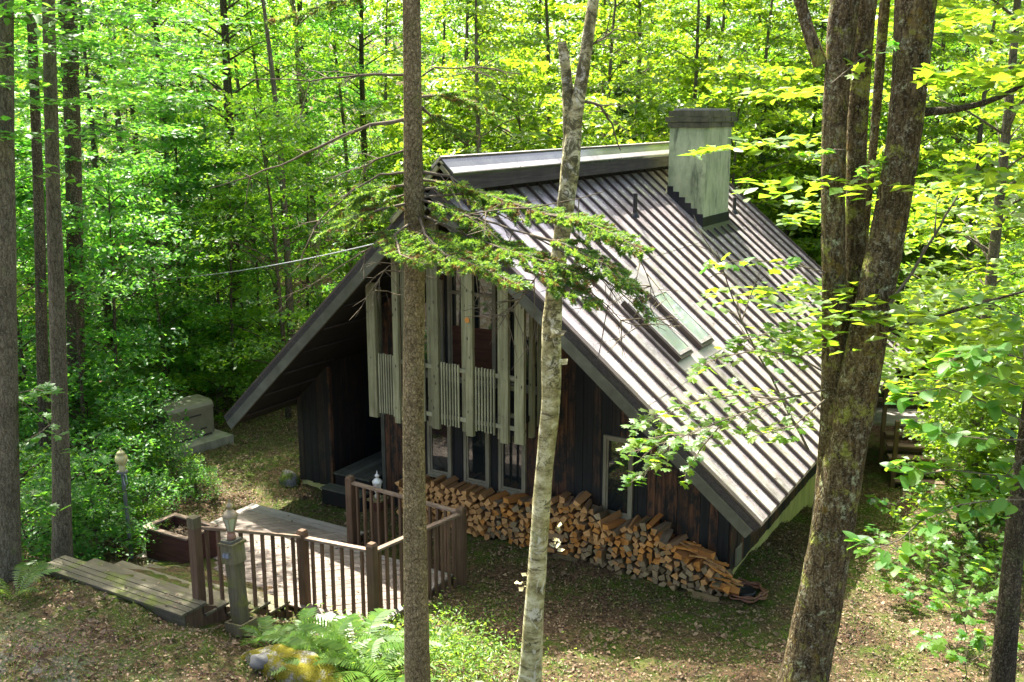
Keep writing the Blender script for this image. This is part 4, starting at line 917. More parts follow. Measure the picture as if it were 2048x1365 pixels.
for i, (pts, w, s_) in enumerate([([(812, 238), (740, 250), (660, 285), (590, 320, .3), (500, 352, .5), (420, 378, .6)], .022, 9), ([(812, 150), (720, 150), (620, 162), (500, 158)], .016, 8), ([(815, 300), (730, 330), (650, 360)], .012, 7),
        ([(820, 345), (760, 350), (700, 385), (640, 440), (600, 520)], .014, 8), ([(845, 345), (900, 350), (950, 400), (1020, 440)], .02, 10), ([(845, 150), (870, 135), (960, 135), (1050, 150)], .010, 7), ([(850, 470), (900, 500), (950, 540), (985, 640)], .010, 10),
        ([(860, 420), (960, 440, -.4), (1060, 470, -.7), (1190, 540, -1), (1300, 640, -1.1)], .014, 14), ([(840, 460), (930, 430, -.5), (1060, 415, -.8), (1210, 385, -.9)], .011, 8), ([(815, 470), (780, 470), (640, 560, .4), (560, 600, .6)], .008, 7),
        ([(800, 520), (770, 540), (740, 600)], .006, 9), ([(1080, 540, -1), (1040, 600, -1), (1000, 650, -1)], .006, 12), ([(1160, 560, -1), (1240, 640, -1), (1300, 660, -1)], .006, 10), ([(1180, 470, -1), (1270, 500, -1), (1300, 570, -1), (1305, 640, -1)], .007, 9)]):
    dead(spruce, pts, SD, w, .004, 6, i+3, subs=s_)
BD = 11.15
birch = thing('birch_tree', 'leaning pale birch trunk with peeling bark in front of the woodpile', 'tree', ath(1062, 1352, BD))
stem(birch, 'trunk', [(1055, 1400), (1062, 1340), (1070, 1200), (1080, 1050), (1091, 900), (1103, 790), (1102, 720), (1105, 640), (1112, 560), (1122, 480), (1132, 400), (1142, 320), (1150, 240), (1166, 150), (1178, 60), (1192, -30), (1210, -300), (1230, -800)], [56, 45, 38, 36, 35, 37, 40, 38, 33, 33, 35, 37, 29, 26, 24, 22, 19, 10], BD, MT['birch'], 16, .09, 7, 3)
stem(birch, 'limb', [(1141, 340), (1138, 270), (1136, 200), (1131, 130), (1124, 84)], [26, 24, 23, 22, 17], BD+.05, MT['birch'], 12, .2, 9, 4)
dead(birch, [(1160, 205), (1200, 210), (1225, 250), (1240, 300)], BD, .022, .006, 6, 5, subs=4)
dead(birch, [(1172, 100), (1230, 60), (1300, 70)], BD, .012, .004, 6, 6, subs=4)
rr = random.Random(4)
for (px, py, sx) in ((1044, 1160, 1), (1116, 1070, 1.3), (1112, 690, 1.6)):
    b = MB(); c = ath(px, py, BD-.1)
    for k in range(9):
        d = Vector((rr.uniform(-1, 1), rr.uniform(-1, 0), rr.uniform(-1, 1))).normalized(); u = d.cross(EZ).normalized(); s = .035*sx
        p = c+Vector((rr.uniform(-.05, .05), rr.uniform(-.03, .03), rr.uniform(-.12, .12)))*sx; b.add([p-u*s, p+u*s, p+d*s*1.4+u*s*.5, p+d*s*1.3-u*s*.6], [(0, 1, 2, 3)])
    tag(b.build('peeling_bark', MT['birch'], birch), kind='stuff')
MD = 9.45
maple = thing('maple_tree', 'big mossy multi-stemmed maple leaning at the right end of the cabin', 'tree', ath(1604, 1390, MD))
stem(maple, 'trunk', [(1585, 1450), (1606, 1365), (1640, 1200), (1668, 1050), (1692, 900), (1712, 790), (1728, 700), (1752, 590), (1784, 430), (1806, 290), (1822, 130), (1832, 0), (1846, -250), (1890, -800)], [118, 94, 88, 84, 80, 82, 78, 72, 68, 66, 70, 80, 62, 30], MD, MT['mapleb'], 20, .05, 2, 4)
stem(maple, 'trunk', [(1588, 1380), (1622, 1200), (1646, 1050), (1660, 900), (1665, 790), (1668, 640), (1667, 450), (1668, 250), (1682, 60), (1692, -20), (1700, -300), (1690, -800)], [56, 46, 42, 44, 46, 47, 47, 48, 56, 60, 46, 24], MD+.12, MT['mapleb'], 16, .06, 3, 4)
stem(maple, 'trunk', [(1694, 860), (1702, 700), (1709, 560), (1712, 400), (1714, 250), (1728, 60), (1740, -40), (1760, -500)], [40, 42, 42, 40, 40, 40, 36, 20], MD+.3, MT['mapleb'], 14, .06, 5, 4)
stem(maple, 'limb', [(1642, 130), (1622, 80), (1604, 20), (1590, -40), (1560, -200)], [30, 26, 24, 24, 16], MD+.15, MT['mapleb'], 10, .08, 6, 3)
stem(maple, 'limb', [(1722, 560), (1735, 420), (1752, 240), (1765, 60), (1775, -60)], [14, 14, 18, 22, 20], MD+.6, MT['mapleb'], 10, .08, 8, 3)
stem(maple, 'limb', [(1838, 225), (1900, 222), (1980, 205), (2048, 170), (2120, 120)], [20, 14, 11, 10, 8], MD, MT['darkb'], 8, .08, 8, 3)
stem(maple, 'limb', [(1775, 660), (1850, 640), (1950, 610), (2060, 580)], [10, 8, 7, 5], MD, MT['darkb'], 6, .08, 9, 3)
dead(maple, [(1780, 610), (1840, 520), (1880, 450), (1915, 390)], MD-.2, .016, .008, 6, 4, subs=2)
RD = 16.0
for (nm, lab, pts, ws, d, mt, sd) in (
    ('ash_tree', 'thick pale grey furrowed trunk at the left edge of the picture behind the steps', [(14, 1175), (14, 1100), (12, 900), (10, 600), (8, 300), (5, 0), (2, -700)], [62, 54, 46, 42, 40, 40, 24], 13.5, 'greyb', 1),
    ('hardwood_tree', 'straight brown trunk rising beside the top step at the left', [(126, 1140), (125, 1080), (122, 900), (115, 640), (107, 400), (101, 200), (96, 0), (88, -700)], [44, 38, 33, 31, 28, 26, 25, 16], 14.6, 'greyb', 2),
    ('hardwood_tree', 'dark leaning trunk at the lower right corner above the maple seedlings', [(2000, 1400), (2008, 1300), (2022, 1160), (2034, 1040), (2052, 900), (2080, 700), (2110, 300), (2120, -400)], [50, 44, 40, 38, 36, 34, 30, 18], 10.45, 'darkb', 3),
    ('hardwood_tree', 'dark trunk close behind the brown trunk beside the top step', [(92, 1010), (90, 850), (82, 650), (78, 400), (60, 0), (50, -500)], [26, 24, 22, 20, 18, 12], 18.4, 'darkb', 4),
    ('hardwood_tree', 'dark furrowed trunk third from the left among the hemlock boughs', [(160, 900), (152, 760), (150, 540), (147, 300), (140, 80), (135, -300)], [38, 34, 32, 32, 30, 20], 20.4, 'darkb', 5)):
    t = thing(nm, lab, 'tree', ath(*pts[0], d)); stem(t, 'trunk', pts, ws, d, MT[mt], 12, .07, sd, 3)
    c = inst('crown', TYPES['tall_b' if sd == 3 else 'tall_c'][1], t); top = ath(*pts[-1], d)-t.location; c.scale = (1.0, 1.0, .55); c.location = (top.x, top.y, top.z-7.2)

# ---- leaf-by-leaf branches near the camera
def star_leaf():
    prof = [(0, -.42), (.10, -.36), (.42, -.40), (.33, -.20), (.56, -.02), (.36, .04), (.42, .30), (.20, .20), (0, .58), (-.20, .20), (-.42, .30), (-.36, .04), (-.56, -.02), (-.33, -.20), (-.42, -.40), (-.10, -.36)]
    b = MB(); b.add([(0, -.05, .03)]+[(x, y, -.22*(x*x+y*y*.6)+.02*math.sin(9*x)) for (x, y) in prof], [(0, i+1, (i+1) % 16+1) for i in range(16)]); return b
def oval_leaf():
    b = MB(); ys_ = np.linspace(-.5, .5, 7); vs = []
    for y in ys_:
        w = .24*max(0, 1-((y+.02)/.53)**2)**.7*(1.12-.4*y); z = -.28*(y+.5)**2*.5
        vs += [(-w, y, z+.16*w), (0, y, z), (w, y, z+.16*w)]
    b.add(vs, [(i*3+j, i*3+j+1, i*3+j+4, i*3+j+3) for i in range(6) for j in (0, 1)], 0, True); return b
LEAF = {('star', m): star_leaf().mesh('leaf', MT[m]) for m in ('leafw', 'leafm', 'leafc')}
LEAF.update({('oval', m): oval_leaf().mesh('leaf', MT[m]) for m in ('leafw', 'leafm', 'leafc')})
LEFT = {}; NLEAF = {}
def put_leaf(par, shape, m, p, d, size, rr, up=.5):
    n = Vector((rr.gauss(0, up), rr.gauss(0, up), 1)).normalized(); y = Vector(d); y = (y-n*y.dot(n)); y = y.normalized() if y.length > 1e-3 else Vector((1, 0, 0)); x = y.cross(n)
    q = Vector(p)-loc_of(par); M3 = Matrix.Translation(q) @ Matrix((x, y, n)).transposed().to_4x4() @ Matrix.Scale(size, 4)
    NLEAF[par.name] = NLEAF.get(par.name, 0)+1
    if NLEAF[par.name] > 296: LEFT.setdefault((par.name, m), []).append((shape, M3)); return
    o = bpy.data.objects.new('leaf', LEAF[shape, m]); COL.objects.link(o); o.parent = par; o.matrix_local = M3
def leafy(par, pts, d, size, shape, mats, n, spread, rr, w0=.008, nm='branch', bend=.4, sub=.35):
    """a twig through picture points at depth d with leaves along it and along short side twigs"""
    P = px_line(pts, d); Q = []
    for i in range(len(P)-1): Q += [P[i].lerp(P[i+1], k/3) for k in range(3)]
    Q.append(P[-1]); b = MB(); m = len(Q); b.tube(Q, [w0*(1-.8*i/(m-1))+.0015 for i in range(m)], 5, 0, False, .05, 1)
    for k in range(n):
        t = .08+.92*(k+rr.random())/n; f = t*(m-1); i = min(int(f), m-2); c = Q[i].lerp(Q[i+1], f-i); dr = (Q[i+1]-Q[i]).normalized(); sd = dr.cross(EZ).normalized()
        v = (dr*rr.uniform(.1, .9)+sd*rr.choice((-1, 1))*rr.uniform(.4, 1)+EZ*rr.uniform(-.35, .2)).normalized(); L = spread*rr.uniform(.25, 1)*(1.1-.5*t); e = c+v*L
        b.tube([c, c+v*L*.55+EZ*.01, e], [.003, .002, .0012], 3, 0, False)
        put_leaf(par, shape, rr.choice(mats), e+v*size*.4, v, size*rr.uniform(.7, 1.2), rr, bend)
        if rr.random() < sub: 
            v2 = (v+sd*rr.uniform(-1, 1)).normalized(); p2 = c+v*L*.5; put_leaf(par, shape, rr.choice(mats), p2+v2*size*.55, v2, size*rr.uniform(.6, 1), rr, bend)
    b.build(nm, MT['twig'], par); return Q
rr = random.Random(21); ML = ('leafw', 'leafm', 'leafm')
for (pts, n, sp_) in (([(1650, 780), (1560, 800), (1450, 840), (1350, 880), (1262, 905)], 44, .55), ([(1648, 745), (1600, 715), (1520, 700), (1440, 715), (1400, 735)], 26, .36), ([(1560, 800), (1480, 790), (1400, 800), (1330, 830), (1275, 850)], 30, .34),
        ([(1650, 800), (1590, 850), (1500, 875)], 18, .35), ([(1640, 690), (1600, 670), (1540, 665), (1490, 680)], 18, .32), ([(1350, 880), (1320, 915), (1290, 945), (1262, 965)], 16, .24), ([(1450, 840), (1400, 900), (1370, 950)], 12, .25), ([(1400, 870), (1340, 870), (1290, 880)], 12, .22)):
    leafy(maple, pts, 9.15+rr.uniform(-.3, .3), .108, 'star', ML, int(n*1.75), sp_, rr, .008, bend=.34)
for (pts, n, sp_) in (([(1650, 545), (1590, 530), (1500, 520), (1415, 530)], 22, .24), ([(1660, 170), (1720, 120), (1790, 90)], 10, .2), ([(1680, 380), (1720, 350), (1760, 330)], 9, .2), ([(1690, 300), (1650, 300), (1610, 310)], 9, .2), ([(1690, 600), (1720, 620), (1760, 640)], 9, .2)):
    leafy(maple, pts, 9.3, .12, 'star', ('leafm', 'leafw', 'leafc'), n, sp_, rr, .006, bend=.5)
dead(maple, [(1618, 900), (1560, 790), (1500, 680), (1455, 570), (1432, 500)], 9.4, .014, .004, 6, 3, 'dead_branch', subs=9)
hick = thing('hickory_sapling', 'large-leaved young hickory reaching into the picture from the right edge', 'tree', on_ground(2090, 9.2))
rt = hick.location; hp = [rt, rt+Vector((.05, .1, 1.4)), ath(2085, 1000, 7.7), ath(2060, 850, 7.6), ath(2050, 700, 7.6), ath(2070, 520, 7.6)]
b = MB(); b.tube(hp, [.035, .03, .026, .02, .015, .008], 8, 0, False, .06, 2); b.build('trunk', MT['greyb'], hick)
for (pts, n) in (([(2060, 850), (1960, 800), (1890, 775), (1830, 785), (1800, 800)], 26), ([(2052, 720), (1980, 700), (1920, 710), (1880, 735)], 22), ([(2060, 880), (1980, 880), (1900, 870), (1850, 850)], 20), ([(2075, 960), (1980, 950), (1900, 940), (1840, 950), (1800, 935)], 24),
        ([(2055, 780), (2010, 760), (1970, 750)], 14), ([(2085, 1000), (1990, 1000), (1920, 1010), (1850, 1040)], 20), ([(1850, 1035), (1800, 1080), (1760, 1095), (1735, 1090)], 13), ([(2050, 640), (1990, 610), (1950, 600)], 10), ([(2070, 900), (2030, 930), (1980, 990)], 12)):
    leafy(hick, pts, 7.6+rr.uniform(-.4, .4), .17, 'oval', ('leafc', 'leafm', 'leafc'), int(n*1.25), .20, rr, .006, bend=.3, sub=.3)
for i, (bx, lab, brs) in enumerate(((1850, 'low maple seedling on sunlit leaf litter beside the maple trunk', [[(1850, 1180), (1800, 1130), (1760, 1110)], [(1850, 1170), (1860, 1110), (1880, 1060)], [(1850, 1180), (1830, 1190), (1790, 1180)]]),
        (1930, 'broad maple seedling in the middle of the sunlit slope at lower right', [[(1930, 1250), (1890, 1200), (1850, 1190)], [(1930, 1240), (1940, 1180), (1960, 1130)], [(1930, 1240), (1970, 1210), (2000, 1190)], [(1930, 1250), (1900, 1150), (1890, 1090)]]),
        (1900, 'star-leaved maple seedling nearest the bottom edge at the right', [[(1930, 1330), (1890, 1290), (1850, 1280)], [(1930, 1330), (1940, 1280), (1950, 1250)], [(1930, 1330), (1980, 1300), (2010, 1290)]]),
        (1990, 'maple seedling beside the dark trunk in the lower right corner', [[(1990, 1180), (1960, 1110), (1930, 1060)], [(1990, 1180), (2000, 1110), (2030, 1060)], [(1990, 1150), (2020, 1130), (2048, 1120)], [(2000, 1340), (1990, 1290), (1970, 1260)]]),
        (1960, 'maple seedling at the upper edge of the sunlit slope right of the maple', [[(1960, 1075), (1920, 1050), (1890, 1045)], [(1960, 1075), (1990, 1050), (2020, 1040)], [(1960, 1075), (1955, 1040), (1940, 1020)]]),
        (1885, 'flat-topped maple seedling among pale dry leaves on the right slope', [[(1885, 1135), (1850, 1110), (1820, 1105)], [(1885, 1135), (1920, 1115), (1945, 1110)], [(1885, 1135), (1890, 1100), (1870, 1080)]]),
        (1800, 'small maple seedling nearest the shaded path behind the big maple', [[(1800, 1100), (1770, 1075), (1745, 1065)], [(1800, 1100), (1830, 1080), (1850, 1075)]]),
        (1955, 'maple seedling halfway down the right slope left of the dark trunk', [[(1955, 1190), (1920, 1170), (1895, 1165)], [(1955, 1190), (1985, 1165), (2010, 1160)], [(1955, 1190), (1950, 1150), (1965, 1130)]]),
        (2035, 'maple seedling at the right edge of the picture above the dark trunk', [[(2035, 1030), (2000, 1005), (1970, 1000)], [(2035, 1030), (2060, 1005), (2080, 1000)], [(2035, 1030), (2030, 990), (2010, 970)]]),
        (1780, 'spreading maple seedling in the shade right of the maple trunk', [[(1790, 1010), (1770, 1005), (1745, 1000)], [(1790, 1010), (1820, 980), (1850, 970)], [(1790, 1010), (1800, 1040), (1840, 1050)]]))):
    b0 = brs[0][0]; d = 8.5
    while True:
        base = ath(*b0, d)
        if base.z < g1(base.x, base.y)+.25 or d > 18: break
        d += .04
    d -= .12; g = Vector((base.x, base.y, g1(base.x, base.y))); t = thing('maple_sapling', lab, 'sapling', g)
    for br in brs: leafy(t, br, d, .16, 'star', ('leafm', 'leafc', 'leafm'), 17, .30, rr, .006, bend=.3)
    b = MB(); b.tube([g, g.lerp(base, .5)+Vector((.03, 0, 0)), base], [.010, .008, .006], 5, 0, False); b.build('stem', MT['twig'], t)
for (bx, lab, d, brs) in ((60, 'hickory branch of pale leaves at the top left beside the brown trunk', 13.5, [[(-30, 40), (60, 35), (130, 45), (190, 55)], [(60, 35), (100, 65), (140, 75)], [(0, 20), (70, 15), (120, 20)]]),
        (60, 'hickory branch of pale leaves halfway up the left trunks', 14, [[(40, 360), (90, 345), (150, 355), (195, 375)]]),
        (20, 'maple branch of broad leaves low on the thick left trunk', 13.8, [[(-20, 770), (40, 800), (100, 850), (160, 905)], [(20, 790), (70, 780), (100, 785)], [(100, 850), (60, 880), (40, 900)], [(-10, 960), (50, 985), (110, 1010)]]),
        (180, 'maple sapling with broad leaves between the brown trunk and the pole light', 15.6, [[(200, 1110), (190, 1060), (150, 1040)], [(200, 1110), (215, 1060), (240, 1050)], [(200, 1110), (170, 1090), (130, 1080)], [(200, 1100), (230, 1085), (260, 1080)], [(195, 1100), (180, 980), (200, 930)], [(190, 1010), (150, 985), (110, 980)]])):
    t = thing('broadleaf_branch' if 'branch' in lab else 'maple_sapling', lab, 'branch' if 'branch' in lab else 'sapling', ath(*brs[0][0], d))
    for br in brs: leafy(t, br, d, .17, 'oval' if 'hickory' in lab else 'star', ('leafc',), 15, .28, rr, .007, bend=.4)

for (pn, m), L in LEFT.items():
    V = []; F = []
    for sh, M3 in L:
        me = LEAF[sh, m]; k = len(V); V += [tuple(M3 @ v.co) for v in me.vertices]; F += [tuple(k+i for i in p.vertices) for p in me.polygons]
    me = bpy.data.meshes.new('foliage'); me.from_pydata(V, [], F); me.materials.append(MT[m]); tag(inst('foliage', me, bpy.data.objects[pn]), kind='stuff')
# ---- woods
def free(p, m=0.):
    x, y = p.x, p.y
    if -6.6-m < x < 7.2+m and -1.5 < y < 14.2+m: return False
    if -10.6 < x < -3.5 and -4.2 < y < 4.6: return False
    if x > -6 and y < -1: return False
    if 3.5 < x < 10.5 and 7 < y < 15.5: return False
    if -5 < x < 4 and 14 < y < 17.5: return False
    return True
GRP = {'tall_a': ('forest_tree', 'dark-barked tree with mid green leaves in the woods', 'dark-barked leafy trees in the woods'), 'tall_b': ('forest_tree', 'grey-barked tree with yellow green leaves in the woods', 'yellow green trees in the woods'),
       'tall_c': ('forest_tree', 'dark-barked tree with cool green leaves in the woods', 'cool green trees in the woods'), 'pole_a': ('forest_tree', 'slender bare grey trunk with high leaves in the woods', 'slender pole trees in the woods'),
       'mid_a': ('understorey_tree', 'small mid green tree with layered leaves under the tall trees', 'small mid green understorey trees'), 'mid_b': ('understorey_tree', 'small yellow green tree with layered leaves under the tall trees', 'small yellow green understorey trees'),
       'mid_c': ('understorey_tree', 'small cool green tree with layered leaves under the tall trees', 'small cool green understorey trees'), 'birch_a': ('birch_tree', 'pale birch trunk among the trees left behind the cabin', 'birches in the woods'),
       'hemlock_a': ('hemlock_tree', 'tall dark hemlock with drooping boughs in the woods', 'tall hemlocks in the woods'), 'hemlock_b': ('hemlock_tree', 'short dark hemlock with drooping boughs in the woods', 'short hemlocks in the woods')}
def zone(p):
    q = np.array(p)-CAM; px = 1024+FPX*(q@RT)/(q@FW)
    return 'at the far left' if px < 250 else 'left of the cabin' if px < 620 else 'behind the cabin gable' if px < 1000 else 'behind the roof ridge' if px < 1500 else 'right of the cabin'
def woods(key, p, sc, zs=None):
    n, l, g = GRP[key]; z = zone(p); l = l.replace('in the woods', 'in the woods '+z) if 'in the woods' in l else l+' '+z; 
    return plant(key, n, l, 'tree', p, sc, g+' '+z, zs=zs)
placed = []
def ok(p, r):
    if any((p.x-q[0])**2+(p.y-q[1])**2 < (r+q[2])**2 for q in placed): return False
    placed.append((p.x, p.y, r)); return True
# trunks one can pick out in the picture
for (px, d, key, sc) in ((262, 31, 'pole_a', .75), (350, 30, 'tall_c', 1.0), (490, 29, 'tall_a', 1.1), (560, 32, 'pole_a', .8), (592, 28, 'pole_a', .95), (640, 31, 'birch_a', 1.05), (705, 34, 'pole_a', .8), (745, 33, 'tall_c', .95), (420, 38, 'pole_a', .9),
        (520, 36, 'pole_a', .9), (300, 36, 'tall_a', .9), (232, 26, 'hemlock_a', .8), (440, 31, 'hemlock_b', .9), (900, 31, 'hemlock_a', .6), (1230, 32, 'hemlock_b', 1.0), (1500, 30, 'hemlock_b', .9), (1600, 32, 'hemlock_a', .75)):
    p = on_ground(px, d); ok(p, .5); woods(key, p, sc)
keysL = ['tall_a', 'tall_c', 'pole_a', 'pole_a', 'mid_c', 'mid_a', 'mid_c', 'mid_b', 'hemlock_b', 'mid_b']; keysR = ['tall_b', 'tall_b', 'tall_a', 'mid_b', 'mid_a', 'mid_b', 'pole_a', 'tall_b']
tries = 0; cnt = 0
while cnt < 112 and tries < 6000:
    tries += 1; d = 18+34*rr.random()**1.1; px = rr.uniform(-250, 2300); p = on_ground(px, d)
    if not free(p): continue
    key = rr.choice(keysL if px < 760 else keysR); small = key.startswith('mid'); 
    if not ok(p, .85 if small else 1.15): continue
    sc = rr.uniform(.75, 1.15)
    if not small and p.y < 20 and -9 < p.x < 0 and p.y > 10: sc *= .72
    woods(key, p, sc); cnt += 1
for (x, y, z) in ((-6.05, 7.8, .88),):
    plant('roof_dapple_tree', 'forest_tree', 'unseen tall tree added left of the cabin to dapple the front of the roof', 'tree', Vector((x, y, g1(x, y))), z, zs=1.38)  # added tree hidden behind the spruce, its crown shades the front roof
# low shrubs
SG = {'shrub_a': 'cool green', 'shrub_b': 'mid green', 'shrub_c': 'yellow green'}
def shrub(key, p, sc):
    z = zone(p); plant(key, 'shrub', 'low %s broad-leaved shrub on the forest floor %s' % (SG[key], z), 'shrub', p, sc, '%s shrubs %s' % (SG[key], z))
for (px, d, key, sc) in ((255, 20.5, 'shrub_b', 1.0), (200, 18.5, 'shrub_a', 1.0), (170, 17.4, 'shrub_a', .9), (240, 18.2, 'shrub_b', .7), (310, 17.5, 'shrub_b', .45), (230, 16.8, 'shrub_a', .7), (150, 16.8, 'shrub_a', .8),
        (60, 16.5, 'shrub_a', .9), (20, 18, 'shrub_b', 1.1), (100, 20, 'shrub_a', 1.2), (398, 20.0, 'shrub_a', .42), (345, 20.6, 'shrub_a', .55), (385, 20.6, 'shrub_b', .42), (330, 21.2, 'shrub_a', .62), (440, 25, 'shrub_b', .9), (500, 26, 'shrub_b', 1.0), (560, 27, 'shrub_c', .9), (330, 26, 'shrub_a', 1.2), (270, 24, 'shrub_b', 1.2), (290, 18.0, 'shrub_a', .55), (40, 22, 'shrub_a', 1.2), (180, 22, 'shrub_a', 1.2), (400, 28, 'shrub_b', 1.2),
        (1960, 18, 'shrub_c', 1.2), (2040, 17, 'shrub_b', 1.2), (1960, 22, 'shrub_c', 1.3), (2030, 21, 'shrub_c', 1.3)):
    shrub(key, on_ground(px, d), sc)
for (px, d, key, sc) in ((2000, 20, 'mid_a', .75), (1850, 29, 'mid_b', .9), (1960, 25, 'mid_b', .9), (2060, 24, 'mid_b', .9), (1930, 18.5, 'mid_b', .55), (2040, 17.5, 'mid_b', .6), (1780, 29, 'tall_b', .8), (1680, 28.5, 'mid_b', .9), (880, 29, 'mid_b', 1.25), (980, 28, 'tall_b', .85), (1060, 30, 'mid_b', 1.35), (1130, 27.5, 'mid_b', 1.2), (1200, 29.5, 'tall_b', .85), (1280, 28.5, 'mid_b', 1.2), (1350, 31.5, 'tall_b', .9), (1430, 29, 'mid_b', 1.35), (1500, 32, 'tall_b', .9), (1560, 30.5, 'mid_b', 1.35), (940, 33, 'tall_b', .95), (1100, 34, 'tall_b', .95), (1250, 34, 'tall_b', 1.0), (1400, 35, 'tall_b', 1.0), (1640, 32, 'tall_b', .95), (820, 31, 'mid_b', 1.3), (1610, 31, 'mid_a', .9), (1720, 31, 'tall_b', .9)):
    woods(key, on_ground(px, d), sc)
for (px, d, key, sc) in ((60, 21, 'mid_c', .9), (190, 20.5, 'mid_c', .8), (250, 22.5, 'mid_c', .9), (330, 25.5, 'mid_c', .9), (440, 27.5, 'mid_c', .9), (530, 28.5, 'mid_a', .9), (620, 30, 'mid_a', .9), (380, 28, 'mid_c', 1.), (160, 24, 'mid_c', 1.0), (20, 24, 'mid_a', 1.0)):
    woods(key, on_ground(px, d), sc)
cnt = 0
while cnt < 64:
    d = 20+18*rr.random(); px = rr.uniform(-60, 2150); p = on_ground(px, d)
    if not free(p): continue
    shrub(rr.choice(('shrub_a', 'shrub_b') if px < 700 else ('shrub_c', 'shrub_b', 'shrub_c')), p, rr.uniform(.7, 1.3)); cnt += 1
# the far wood, one mass of foliage
n = 170000; d = RNG.uniform(46, 78, n); px = RNG.uniform(-420, 2470, n); v2 = np.array([FW[0], FW[1]])/math.cos(PITCH)
X = CAM[0]+v2[0]*d+RT[0]*(px-1024)/FPX*d; Y = CAM[1]+v2[1]*d+RT[1]*(px-1024)/FPX*d
base = gz(X, Y); top = 19+4*np.sin(X*.35)*np.cos(Y*.31)+3*np.sin(X*.9+Y*.7); Z = base+RNG.uniform(0, 1, n)**.9*top
keep = (np.sin(X*.8+1.3*np.sin(Y*.6))+np.sin(Y*.9+Z*.8)+np.sin(Z*1.3+X*.5)) > -1.25
P = np.stack([X, Y, Z], 1)[keep]; V, F = leaf_cards(P, np.array([0, -.25, 1])+RNG.normal(size=P.shape)*.5, RNG.uniform(.25, .5, len(P)), .62, RNG)
tag(inst('distant_woods', fast_mesh('distant_woods', V, F, MT['leafm'])), kind='stuff')

# ---- ferns, ground cover, fallen leaves
def frond_mesh(seed):
    r = random.Random(seed); b = MB(); L = 1.; n = 22; pts = [Vector((0, L*t, .42*math.sin(t*1.9)*1.0-.30*t*t)) for t in np.linspace(0, 1, n)]
    b.tube(pts[::3]+[pts[-1]], .006, 3, 0, False)
    for i in range(2, n):
        t = i/(n-1); w = .24*math.sin(math.pi*(.12+.88*(1-t)**.8))**.9*(1.05 if t > .15 else .6)+.012
        for s in (-1, 1):
            p = pts[i]; d = Vector((s, .35+.3*r.random(), -.10-.15*r.random())).normalized(); u = Vector((0, 1, .2)).normalized(); e = p+d*w
            b.add([p-u*.016, p+d*w*.5-u*.022, e, p+d*w*.5+u*.022, p+u*.016], [(0, 1, 3, 4), (1, 2, 3)])
    return b.mesh('frond', MT['fern'])
FR = [frond_mesh(k) for k in range(4)]
def fern(px, d, s, lab, nf=9, grp=None):
    p = on_ground(px, d); t = thing('fern', lab, 'fern', p, grp); a0 = rr.uniform(0, 6.28)
    for k in range(nf):
        a = a0+6.283*k/nf+rr.uniform(-.25, .25); q = s*rr.uniform(.7, 1.1); inst('frond', rr.choice(FR), t, (.04*math.sin(-a), .04*math.cos(a), 0), (rr.uniform(-.15, .45), rr.uniform(-.25, .25), a), q)
for (px, d, s, lab) in ((720, 12.9, .8, 'tall pale fern leaning toward the spruce trunk from the left'), (665, 12.75, .65, 'low sunlit fern in the middle of the fern patch behind the boulder'), (640, 13.5, .7, 'sunlit fern close against the deck railing balusters'), (760, 13.0, .7, 'pale sunlit fern in front of the deck corner post'), (610, 13.2, .7, 'large sunlit fern between the lamp post and the mossy boulder'), (690, 13.2, .85, 'large pale sunlit fern before the deck railing corner'), (540, 13.4, .5, 'green fern at the foot of the lamp post'), (740, 12.5, .75, 'fern just left of the spruce trunk'),
        (870, 11.9, .55, 'bright fern at the bottom right of the spruce trunk'), (950, 11.7, .62, 'bright fern between spruce and birch at the bottom edge'), (790, 11.9, .6, 'fern at the spruce root on its left'), (30, 13.9, .62, 'dark fern beside the top step at the left edge'), (880, 14.1, .45, 'small fern under the right corner of the deck railing'), (520, 13.7, .35, 'small fern right behind the lamp post')):
    fern(px, d, s, lab)
def scatter(n, area, rng):
    x = rng.uniform(area[0], area[1], n); y = rng.uniform(area[2], area[3], n)
    k = ~((x > -4.5) & (x < 5.5-.9) & (y > 1.45) & (y < 12)) & ~((x > -4.25) & (x < .82) & (y > -2.75) & (y < .02)) & ~((x > -3.6) & (x < -.55) & (y > -4.95) & (y < -2.6)) & ~((x > -1.8) & (x < 4.95) & (y > 1.0) & (y < 1.7))
    x, y = x[k], y[k]; return x, y, gz(x, y)
x, y, z = scatter(120000, (-10, 12, -8.5, 9), RNG)
V, F = leaf_cards(np.stack([x, y, z+RNG.uniform(.005, .035, len(x))], 1), np.array([0, 0, 1])+RNG.normal(size=(len(x), 3))*.4, RNG.uniform(.018, .055, len(x)), .7, RNG, .15)
xb_, yb_2, zb_ = scatter(9000, (-9, 12, -8.5, 5), RNG); kk = _nz(xb_, yb_2, 1.9, 6)+RNG.normal(0, .35, len(xb_)) > .15; xb_, yb_2, zb_ = xb_[kk], yb_2[kk], zb_[kk]
V2, F2 = leaf_cards(np.stack([xb_, yb_2, zb_+.03], 1), np.array([0, 0, 1])+RNG.normal(size=(len(xb_), 3))*.5, RNG.uniform(.06, .11, len(xb_)), .65, RNG, .2); F = np.concatenate([F, F2+len(V)]); V = np.concatenate([V, V2])
tag(inst('fallen_leaves', fast_mesh('fallen_leaves', V, F, MT['litter'])), kind='stuff')
x, y, z = scatter(110000, (-11, 13, -8.5, 10), RNG); k = (_nz(x, y, 1.6, 5)+.6*_nz(x, y, 4.1, 2)+RNG.normal(0, .15, len(x))) > .2-.3*(x > 6.5)-.25*(y < -4.5)-.3*((x < -4) & (y > -1))
x, y, z = x[k], y[k], z[k]
